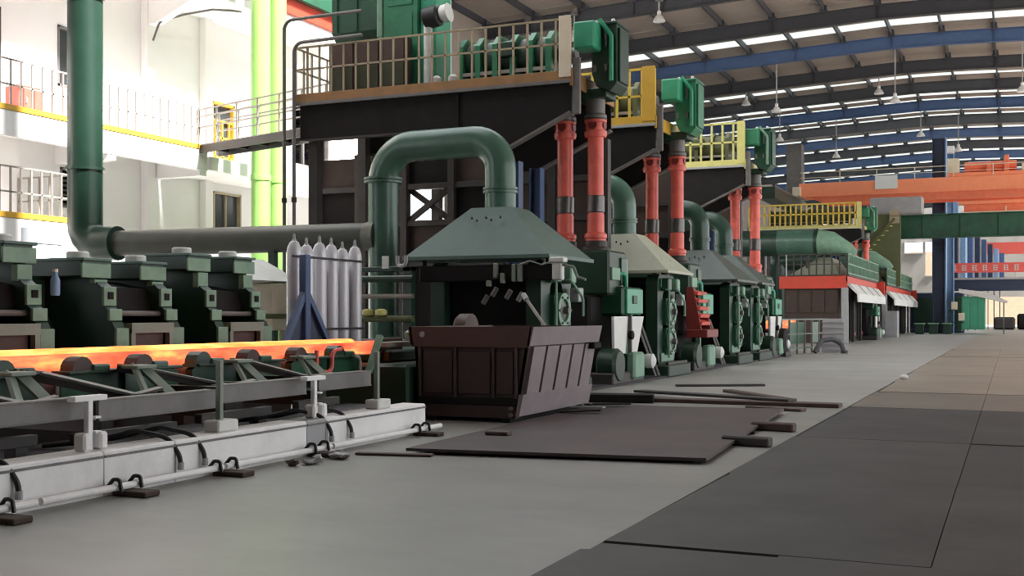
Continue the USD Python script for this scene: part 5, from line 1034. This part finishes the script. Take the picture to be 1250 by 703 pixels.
part(t, 'awning', M().prism([(-4.4, 3.75), (-.4, 2.8), (-.3, 2.95), (-2.0, 3.75), (-4.4, 4.1)], 'y', 111.5, 115), 'white_sheet'); part(t, 'awning_post', M().box(-.7, -.6, 111.6, 111.7, 0, 2.9, 0), 'steel_grey')
t = thing('stacked_material', 'dark low stack of material lying across the far hall floor', 'stack', (3, 150, 0))
for k in range(6): part(t, 'bundle', M().box(-2.0 + k * 2.6, .4 + k * 2.6, 150 + (k % 2), 152 + (k % 2), 0, 1.5 + .4 * ((k * 7) % 3), .2), 'steel_black' if k % 2 else 'steel_dark')
t = thing('dark_machine', 'dark blue-green machine housing standing at the foot of the dark blue column', 'machine', (-7, 120, 0))
part(t, 'housing', M().box(-9.2, -4.2, 119, 121, 0, 3.9, .1), 'blue_dark'); part(t, 'front_panel', M().box(-8.8, -7.0, 118.9, 119, .5, 3.4, .03), 'green_dark'); part(t, 'front_panel', M().box(-6.8, -4.6, 118.9, 119, .5, 3.4, .03), 'green_dark')
t = thing('work_bench', 'dim steel benches and tables left of the green booth', 'bench', (-6, 110, 0))
for k in range(3): part(t, 'table_top', M().box(-8 + k * 1.1, -7.1 + k * 1.1, 108 + k, 109 + k, .9, 1.0, .01), 'green_pale'); part(t, 'table_leg', M().box(-7.9 + k * 1.1, -7.2 + k * 1.1, 108.3 + k, 108.8 + k, 0, .9, .01), 'green_dark')
for k, x in enumerate((-5.0, -4.4)): part(t, 'carton', M().box(x, x + .5, 110.5, 111, 2.2 - k, 2.9 - k, .02), 'cream_paint')
part(t, 'carton_shelf', M().box(-5.2, -3.9, 110.4, 111.1, 1.0, 1.1, 0).box(-5.2, -5.1, 110.4, 111.1, 0, 2.2, 0).box(-5.2, -4.4, 110.4, 111.1, 2.1, 2.2, 0), 'green_dark')
t = thing('blue_partition', 'blue ribbed partition receding behind the dark blue column', 'partition', (-4, 140, 0))
for k in range(9): part(t, 'sheet_panel', M().box(-6.4 + k * .62, -5.84 + k * .62, 126 + k * 4, 129.8 + k * 4, 5.5, 12.4 - k * .35, .02), ['blue_steel', 'blue_dark', 'blue_light', 'blue_steel', 'blue_dark'][k % 5]); part(t, 'post', M().box(-6.4 + k * .62, -6.3 + k * .62, 126 + k * 4, 126.2 + k * 4, 0, 5.5, 0), 'blue_dark')

# ------------------------------------------------------------------ pendant lamps
LAMPS = [(-17.5, 60.4, 17.55, 'over the second platform'), (-25.2, 60.4, 17.0, 'high over the ribbed motor'), (-22.4, 60.4, 17.0, 'high over the first gearbox'), (-14.27, 76.9, 15.1, 'in the second bay left of the ridge'),
         (-6.8, 76.9, 15.2, 'in the second bay under the ridge'), (.6, 76.9, 15.3, 'at the edge of the photo'), (-8.6, 84.9, 17.3, 'short rod, third bay near the ridge'), (-18.0, 84.9, 17.2, 'short rod, third bay above the third gearbox'),
         (-13.7, 100.9, 15.1, 'fourth row, above the crane plate'), (-6.9, 100.9, 16.5, 'fourth row, before the blue column'), (-4.0, 100.9, 15.1, 'fourth row, past the blue column'), (-17.0, 92.9, 15.6, 'beside the grey column')]
for x, y, z, lab in LAMPS:
    y -= .3
    t = thing('pendant_lamp', 'white bell pendant lamp on a long rod, ' + lab, 'lamp', (x, y, z))
    m = M(); m.lathe([(.34, 0), (.33, .06), (.2, .28), (.11, .36), (.11, .55), (.05, .6)], (x, y, z), n=18); part(t, 'lamp_shade', m, 'lamp_white')
    m = M(); m.lathe([(.05, 0), (.09, .05), (.05, .14)], (x, y, z + .04), n=10); part(t, 'bulb', m, 'lamp_white')
    part(t, 'rod', M().bar((x, y, z + .55), (x, y, zb(x) + .9), .07, .07, up=(1, 0, 0)), 'steel_light'); part(t, 'rod_bracket', M().box(x - .2, x + .2, y - .05, y + .15, zb(x) + .5, zb(x) + .9, .01), 'steel_grey')
